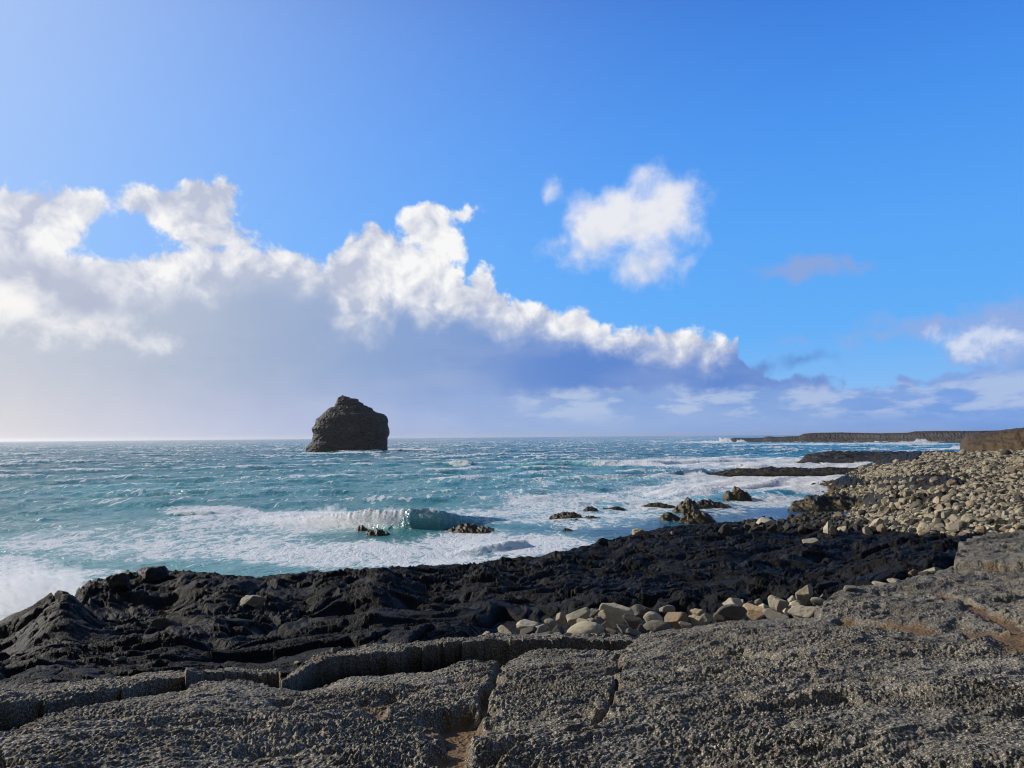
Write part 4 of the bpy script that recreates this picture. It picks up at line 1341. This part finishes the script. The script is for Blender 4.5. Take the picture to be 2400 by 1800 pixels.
def build_stones():
    rng = np.random.default_rng(11)
    co4, fa4 = ico(5)
    near = []
    for i in range(16):
        soft = [0.016, 0.026, 0.042][i % 3]
        p = stone_shape(co4, 700 + i, [7, 8, 11][i % 3], soft, 0.06 if i % 4 else 0.12)
        near.append(tri_mesh('boulder', p, fa4, M_STONE, smooth_shade=True))
    blocks = [tri_mesh('lava_block', stone_shape(co4, 740 + i, 6, 0.012, 0.16), fa4, M_SHORE, smooth_shade=True) for i in range(4)]
    co3, fa3 = ico(3)
    mids = [tri_mesh('beach_boulder', stone_shape(co3, 760 + i, 7, 0.018, 0.05), fa3, M_STONE) for i in range(14)]
    co2, fa2 = ico(2)
    shapes = [stone_shape(co2, 790 + i, 7, 0.018, 0.05) for i in range(20)]

    # ---- single boulders and the row in the hollow: px, py of the middle, width, height in px, tint, label
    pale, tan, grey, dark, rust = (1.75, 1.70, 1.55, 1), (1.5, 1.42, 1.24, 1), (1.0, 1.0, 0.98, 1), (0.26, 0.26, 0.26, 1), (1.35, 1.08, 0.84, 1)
    row = [(1137, 1497, 31, 23, tan, 'pale wedge shaped boulder at the left end of the row, apart from the rest'),
           (1162, 1500, 18, 10, grey, 'small grey stone between the left end wedge and the split boulder'),
           (1187, 1486, 34, 29, tan, 'upright split tan boulder, second large one from the left end of the row'),
           (1233, 1464, 46, 21, pale, 'smooth pale oval boulder lying on top of two grey blocks'),
           (1235, 1482, 37, 26, grey, 'left one of the two grey blocks under the pale oval boulder'),
           (1264, 1476, 44, 28, grey, 'right one of the two grey blocks under the pale oval boulder'),
           (1289, 1465, 27, 21, grey, 'small angular grey stone just right of the pale oval boulder'),
           (1315, 1450, 23, 32, grey, 'upright grey shard standing before the dark lava, left of the round boulder'),
           (1351, 1447, 52, 36, pale, 'large round pale boulder with a lit left half'),
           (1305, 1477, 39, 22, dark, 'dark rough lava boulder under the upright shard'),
           (1367, 1461, 26, 24, tan, 'small tan stone under the large round pale boulder'),
           (1385, 1460, 25, 22, grey, 'grey stone wedged left of the brown angular stone'),
           (1399, 1440, 31, 24, grey, 'grey pitted stone behind the round boulder, left of the leaning slab'),
           (1414, 1441, 32, 28, pale, 'pale rounded slab leaning on the biggest boulder'),
           (1404, 1460, 38, 30, grey, 'grey pitted block below the leaning pale slab'),
           (1370, 1481, 68, 31, tan, 'wide flat pitted tan boulder in front of the row'),
           (1418, 1475, 25, 27, rust, 'small rust brown stone right of the wide flat boulder'),
           (1444, 1441, 58, 54, pale, 'biggest pale boulder of the row, slanting up to a grey tip'),
           (1485, 1454, 38, 26, grey, 'grey block in shade right of the biggest boulder'),
           (1508, 1436, 70, 34, grey, 'broad rough grey boulder behind the shaded grey block'),
           (1527, 1457, 42, 32, tan, 'squarish tan boulder with a flat lit left face'),
           (1459, 1472, 30, 17, grey, 'flat grey stone with a pale top below the biggest boulder'),
           (1431, 1484, 28, 21, tan, 'small cream stone at the ledge rim below the biggest boulder'),
           (1393, 1494, 30, 17, pale, 'small pale stone half sunk in the ledge rim'),
           (1540, 1479, 56, 34, tan, 'rough tan boulder at the corner where the ledge ends'),
           (1270, 1489, 42, 13, grey, 'low flat grey stone in front of the two grey blocks'),
           (1301, 1488, 22, 11, grey, 'small rounded pebble in front of the dark lava boulder'),
           (1327, 1490, 24, 11, tan, 'small tan pebble left of the wide flat boulder'),
           (1561, 1430, 37, 18, grey, 'low dark and white stone at the back, right of the broad grey boulder'),
           (1590, 1452, 54, 40, rust, 'large buff boulder with a shaded right half, mid row'),
           (1633, 1436, 28, 16, tan, 'small olive tan stone behind the mid row gap'),
           (1630, 1453, 30, 19, tan, 'small tan stone in the gap right of the large buff boulder'),
           (1608, 1464, 26, 13, pale, 'thin pale flake at the foot of the large buff boulder'),
           (1656, 1448, 22, 16, grey, 'small grey stone left of the striped dark boulder'),
           (1688, 1443, 44, 38, dark, 'striped dark boulder with slanting pale bands'),
           (1720, 1443, 60, 35, grey, 'large slanting grey boulder right of the striped one'),
           (1714, 1417, 37, 29, pale, 'round cream boulder perched above the striped one'),
           (1725, 1424, 23, 20, tan, 'small tan stone leaning on the perched cream boulder'),
           (1741, 1417, 14, 19, grey, 'thin upright sliver right of the perched cream boulder'),
           (1762, 1417, 18, 16, grey, 'small grey stone at the back, left of the brown topped boulder'),
           (1777, 1411, 17, 15, tan, 'little round stone highest at the back, left of the tilted slab'),
           (1770, 1434, 54, 29, rust, 'long orange topped boulder with a dark shaded front'),
           (1801, 1436, 22, 24, tan, 'small tan stone at the right end of the orange topped boulder'),
           (1820, 1419, 32, 40, pale, 'tilted square pale slab standing on edge'),
           (1824, 1444, 50, 20, grey, 'low grey boulder under the tilted slab'),
           (1793, 1424, 22, 14, tan, 'small wedge between the tilted slab and the orange topped boulder'),
           (1857, 1408, 30, 24, grey, 'grey boulder left of the tall pointed stone'),
           (1865, 1417, 26, 20, tan, 'tan stone under the foot of the tall pointed stone'),
           (1889, 1392, 36, 38, tan, 'tall pointed stone with a yellowish lit flank'),
           (1914, 1414, 36, 18, tan, 'low flat tan boulder right of the tall pointed stone'),
           (1930, 1397, 15, 10, pale, 'small pale pebble highest at the right end of the row'),
           (1884, 1440, 60, 32, pale, 'large wedge boulder with a bright sloping left face at the right end'),
           (1871, 1428, 23, 14, grey, 'small grey stone above the bright wedge boulder'),
           (1920, 1427, 26, 20, grey, 'rough grey stone right of the bright wedge boulder'),
           (1842, 1432, 18, 13, tan, 'little stone between the tilted slab and the bright wedge boulder'),
           (1905, 1452, 14, 9, tan, 'tiny tan pebble on the slab below the bright wedge boulder'),
           (1480, 1482, 26, 16, grey, 'grey stone at the dark end of the ledge'),
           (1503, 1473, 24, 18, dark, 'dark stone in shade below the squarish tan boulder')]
    single = [(1989, 1379, 31, 14, grey, 'flat grey stone on the slab rim right of the row'),
              (2061, 1369, 29, 10, grey, 'low grey stone half hidden behind the slab rim'),
              (2097, 1361, 26, 11, pale, 'small cream stone on the slab rim, left of the orange one'),
              (2143, 1344, 28, 17, rust, 'orange rounded stone behind the slab rim'),
              (2165, 1344, 15, 11, grey, 'small round grey stone right of the orange stone'),
              (2188, 1339, 30, 15, grey, 'grey wedge stone at the right end of the slab rim'),
              (1895, 1272, 35, 17, pale, 'flat cream boulder alone on black lava'),
              (1940, 1239, 15, 29, pale, 'tall narrow pale stone standing at the lava edge'),
              (1788, 1228, 42, 24, pale, 'pale triangular boulder at the water side edge of the lava'),
              (1500, 1249, 34, 14, tan, 'tan boulder on the seaward crest of the lava'),
              (1411, 1268, 23, 16, dark, 'dark lone block on the lava crest against the surf'),
              (1574, 1249, 10, 8, pale, 'small white stone on black lava right of the tan crest boulder'),
              (597, 1413, 54, 34, grey, 'grey speckled triangular boulder sunk in the black lava at left'),
              (376, 1465, 66, 30, dark, 'long dark grey boulder with a pale top lying in the black lava'),
              (280, 1546, 28, 10, grey, 'thin grey flake in the hollow of the black lava'),
              (696, 1554, 22, 9, grey, 'small grey pebble above the broken end of the ledge'),
              (349, 1343, 54, 30, dark, 'black block on the crest of the lava, largest against the sea'),
              (308, 1350, 27, 22, dark, 'small black block just left of the largest crest block'),
              (268, 1366, 50, 36, dark, 'rounded black block on the crest above the left surf'),
              (1121, 1449, 18, 12, dark, 'dark round stone alone on the lava above the left end of the row')]
    used = []
    G_ROW = 'boulders in the row behind the ledge'
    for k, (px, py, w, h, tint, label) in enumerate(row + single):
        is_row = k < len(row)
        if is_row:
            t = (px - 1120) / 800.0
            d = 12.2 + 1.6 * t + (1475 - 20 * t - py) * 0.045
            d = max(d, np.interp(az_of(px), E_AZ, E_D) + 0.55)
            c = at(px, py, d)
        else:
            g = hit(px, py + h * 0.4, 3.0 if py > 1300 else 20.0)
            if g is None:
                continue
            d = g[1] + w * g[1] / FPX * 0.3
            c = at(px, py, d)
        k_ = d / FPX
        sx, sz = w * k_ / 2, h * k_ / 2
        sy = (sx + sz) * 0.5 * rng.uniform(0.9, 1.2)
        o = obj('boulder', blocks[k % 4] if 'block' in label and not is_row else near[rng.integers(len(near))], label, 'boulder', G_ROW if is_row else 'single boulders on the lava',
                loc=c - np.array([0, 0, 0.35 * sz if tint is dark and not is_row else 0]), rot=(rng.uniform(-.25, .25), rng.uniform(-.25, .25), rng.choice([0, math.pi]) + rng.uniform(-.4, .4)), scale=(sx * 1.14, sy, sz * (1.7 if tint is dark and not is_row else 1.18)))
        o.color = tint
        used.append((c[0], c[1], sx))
    # rubble that fills the hollow under the row
    vs, fs, tone, dk = [], [], [], []
    nv = 0

    def add(c, r, dark_, flat=0.75):
        nonlocal nv
        s = shapes[rng.integers(len(shapes))]
        q = rng.normal(size=4)
        q /= np.linalg.norm(q)
        w, x, y, z = q
        M = np.array([[1 - 2 * (y * y + z * z), 2 * (x * y - z * w), 2 * (x * z + y * w)],
                      [2 * (x * y + z * w), 1 - 2 * (x * x + z * z), 2 * (y * z - x * w)],
                      [2 * (x * z - y * w), 2 * (y * z + x * w), 1 - 2 * (x * x + y * y)]])
        p = (s * rng.uniform(0.75, 1.2, 3)) @ M.T * r
        p[:, 2] *= flat
        vs.append(p + c)
        fs.append(fa2 + nv)
        nv += len(p)
        tone.append(np.full(len(p), rng.uniform()))
        dk.append(np.full(len(p), dark_))

    for _ in range(620):
        px = rng.uniform(1130, 1960)
        t = (px - 1120) / 800.0
        d = rng.uniform(12.0, 14.0) + 0.6 * t
        d = max(d, np.interp(az_of(px), E_AZ, E_D) + 0.4)
        a = az_of(px)
        x, y = d * math.sin(a), d * math.cos(a)
        r = rng.uniform(0.05, 0.19) * rng.uniform(.5, 1)
        if rng.uniform() < smooth(1130, 1220, np.array(px)) * smooth(1965, 1920, np.array(px)):
            add(np.array([x, y, float(ground_z(x, y)) + r * 0.5]), r, rng.uniform(0, .35))
    me = tri_mesh('rubble', np.concatenate(vs), np.concatenate(fs), M_STONE, dict(tone=np.concatenate(tone), dark=np.concatenate(dk)))
    obj('rubble', me, kind='stuff').color = (1.25, 1.22, 1.12, 1)

    # ---- the boulder beach
    vs, fs, tone, dk, nv = [], [], [], [], 0
    cand = []
    for layer, (step, keep, lo, hi) in enumerate([(0.36, 1.0, .18, .34), (0.58, .75, .22, .42), (2.2, .5, .40, .66)]):
        gx, gy = np.meshgrid(np.arange(8, 130, step), np.arange(24, 172, step))
        gx = gx + rng.uniform(-.5, .5, gx.shape) * step
        gy = gy + rng.uniform(-.5, .5, gy.shape) * step
        gz = ground_z(gx, gy)
        px, py = project(gx, gy, gz)
        m = cobble_mask(px + 12 * gn2(gx * .35, gy * .35, 61), py + 3 * gn2(gx * .35, gy * .35, 62)) & (px < 2560) & (gz > -0.2) & (rng.uniform(size=gx.shape) < keep)
        r = rng.uniform(lo, hi, gx.shape) * np.exp(rng.normal(-0.05, .22, gx.shape)) * np.interp(np.hypot(gx, gy), [30, 60, 140], [.44, .58, .76])
        for q in zip(gx[m], gy[m], gz[m], r[m], px[m], py[m]):
            cand.append(q)
    # stragglers on the dark rock around it
    for _ in range(420):
        px, py = rng.uniform(1700, 2240), rng.uniform(1125, 1250)
        g = hit(px, py, 30.0)
        if g is not None:
            x, y, z = g[0]
            cand.append((x, y, z, rng.uniform(.16, .42), px, py))
    cand.sort(key=lambda q: -q[3] / math.hypot(q[0], q[1]) * (1 if 1700 < q[4] < 2395 else 0))
    zone = lambda px, py: ('low on the boulder beach beside the black lava', 'low on the boulder beach at its right edge') [px > 2200] if py > 1205 else \
        ('by the dark pool at the left edge of the boulder beach' if px < 2030 else 'on the open middle of the boulder beach')
    dark_at = lambda px, py: max(0.0, min(1.0, (2040 - px) / 130 + (0.35 if py > 1225 and px < 2100 else 0)))
    count = 0
    for k, (x, y, z, r, px, py) in enumerate(cand):
        dk_ = dark_at(px, py)
        is_dark = rng.uniform() < dk_ * 0.9 + 0.16
        if count < 300:
            kind = 'dark grey' if is_dark else ('rust tinged', 'pale tan', 'pale tan', 'buff')[rng.integers(4)]
            tint = {'dark grey': (0.22, 0.22, 0.23, 1), 'rust tinged': (1.08, .92, .76, 1), 'pale tan': (1.25, 1.18, 1.0, 1), 'buff': (.95, .92, .82, 1)}[kind]
            where = zone(px, py)
            o = obj('beach_boulder', mids[rng.integers(len(mids))], '%s boulder packed %s' % (kind, where), 'boulder',
                    '%s boulders %s' % (kind, where), loc=(x, y, z + r * .3), rot=tuple(rng.uniform(0, 6.28, 3)), scale=tuple(r * rng.uniform(.72, 1.15, 3)))
            o.color = tint
            count += 1
        else:
            add(np.array([x, y, z + r * .3]), r, 1.0 if is_dark else 0.0)
    me = tri_mesh('boulder_beach', np.concatenate(vs), np.concatenate(fs), M_STONE, dict(tone=np.concatenate(tone), dark=np.concatenate(dk)))
    o = obj('boulder_beach', me, kind='stuff')
    o.color = (1.1, 1.05, .92, 1)


build_stones()

# ------------------------------------------------------------------ spray thrown up by the breakers
def build_spray():
    m = material('sea spray')
    d = node('ShaderNodeBsdfDiffuse')
    d.inputs['Color'].default_value = (0.96, 0.97, 0.98, 1)
    t = node('ShaderNodeBsdfTranslucent')
    t.inputs['Color'].default_value = (0.96, 0.97, 0.98, 1)
    a = node('ShaderNodeMixShader')
    a.inputs[0].default_value = 0.5
    S.nt.links.new(d.outputs[0], a.inputs[1])
    S.nt.links.new(t.outputs[0], a.inputs[2])
    tr = node('ShaderNodeBsdfTransparent')
    b = node('ShaderNodeMixShader')
    b.inputs[0].default_value = 0.075
    S.nt.links.new(tr.outputs[0], b.inputs[1])
    S.nt.links.new(a.outputs[0], b.inputs[2])
    finish(S(b.outputs[0]))
    rng = np.random.default_rng(21)
    # px of both ends, py of the foot, height in px, spread in depth m, drift of the top in px, drops, droplet size in px
    bursts = [(560, 970, 1236, 38, 2.0, 60, 1500, 5.5), (640, 930, 1234, 60, 2.5, 130, 1600, 7.0), (950, 1080, 1218, 16, 2.0, 30, 700, 4.0),
              (-80, 290, 1445, 84, 5.0, 80, 5200, 8.0), (-80, 180, 1400, 80, 6.0, 60, 2600, 9.0),
              (1688, 1718, 1037, 15, 8, -8, 900, 3.2), (1728, 1748, 1037, 9, 8, -4, 400, 3.0), (1640, 1700, 1037, 6, 8, 0, 500, 2.6),
              (2142, 2172, 1038, 12, 8, 6, 900, 3.4), (2100, 2200, 1038.5, 5, 8, 0, 700, 2.6), (2226, 2272, 1053, 10, 4, 4, 900, 3.2),
              (2036, 2060, 1055, 6, 4, 4, 300, 2.6), (1738, 1780, 1097, 18, 3, 6, 1100, 3.4), (1600, 1660, 1115, 14, 2.5, 0, 900, 3.4),
              (1420, 1560, 1091, 16, 4, 0, 1500, 3.2), (1590, 1870, 1150, 12, 3, 0, 2400, 3.6), (1545, 1600, 1222, 14, 1.5, 4, 500, 3.4),
              (1062, 1104, 1091, 9, 3, 0, 350, 2.8), (2000, 2040, 1088, 8, 3, 0, 300, 2.8), (790, 900, 1060, 4, 5, 0, 500, 2.6)]
    P, Rr = [], []
    for x0, x1, py, h, dep, drift, n, size in bursts:
        u = rng.uniform(0, 1, n)
        clump = 0.5 + 0.5 * gn2(u * 7, u * 0 + py * .1, 71)
        hh = rng.beta(1.0, 2.4, n) * (0.35 + 0.9 * clump) * np.minimum(1, 6 * np.minimum(u, 1 - u) + .15)
        foot = py if py > 1300 or py < 1200 else py - (u - .5) * (-14 if x0 < 1000 else 0)
        if x0 == 1590:
            foot = 1166 - 44 * u
        F = np.array([on_z(px_, py_) for px_, py_ in zip(x0 + (x1 - x0) * u + drift * hh, foot + 0 * u)])
        dd = np.hypot(F[:, 0], F[:, 1])
        off = rng.normal(0, 0.5, n) * dep
        k = 1 + off / dd
        F = F * np.stack([k, k, k * 0], 1)
        F[:, 2] = np.maximum(h * hh * dd / FPX, 0) - 0.1
        P.append(F)
        Rr.append(size * dd / FPX * rng.uniform(.5, 1.2, n))
    P, Rr = np.concatenate(P), np.concatenate(Rr)
    tet = np.array([[1, 1, 1], [1, -1, -1], [-1, 1, -1], [-1, -1, 1]]) * 0.62
    co = (P[:, None] + tet[None] * Rr[:, None, None]).reshape(-1, 3)
    f = np.array([[0, 1, 2], [0, 3, 1], [0, 2, 3], [1, 3, 2]])
    fa = (f[None] + 4 * np.arange(len(P))[:, None, None]).reshape(-1, 3)
    me = tri_mesh('sea_spray', co, fa, m, smooth_shade=True)
    obj('sea_spray', me, kind='stuff')


build_spray()

# ------------------------------------------------------------------ salt haze over the sea
def build_haze():
    m = bpy.data.materials.new('haze')
    m.use_nodes = True
    m.node_tree.nodes.clear()
    S.nt = m.node_tree
    v = node('ShaderNodeVolumePrincipled')
    v.inputs['Color'].default_value = (0.97, 0.97, 0.98, 1)
    v.inputs['Density'].default_value = 4.2e-5
    v.inputs['Anisotropy'].default_value = 0.55
    out = node('ShaderNodeOutputMaterial')
    S.nt.links.new(v.outputs[0], out.inputs['Volume'])
    x, y0, y1, z0, z1 = 21000.0, -2000.0, 20500.0, -12.0, 50.0
    co = [(sx * x, y, z) for z in (z0, z1) for y in (y0, y1) for sx in (-1, 1)]
    fa = [(0, 2, 3, 1), (4, 5, 7, 6), (0, 1, 5, 4), (2, 6, 7, 3), (0, 4, 6, 2), (1, 3, 7, 5)]
    me = tri_mesh('haze', co, fa, m)
    obj('haze', me, kind='stuff')


build_haze()
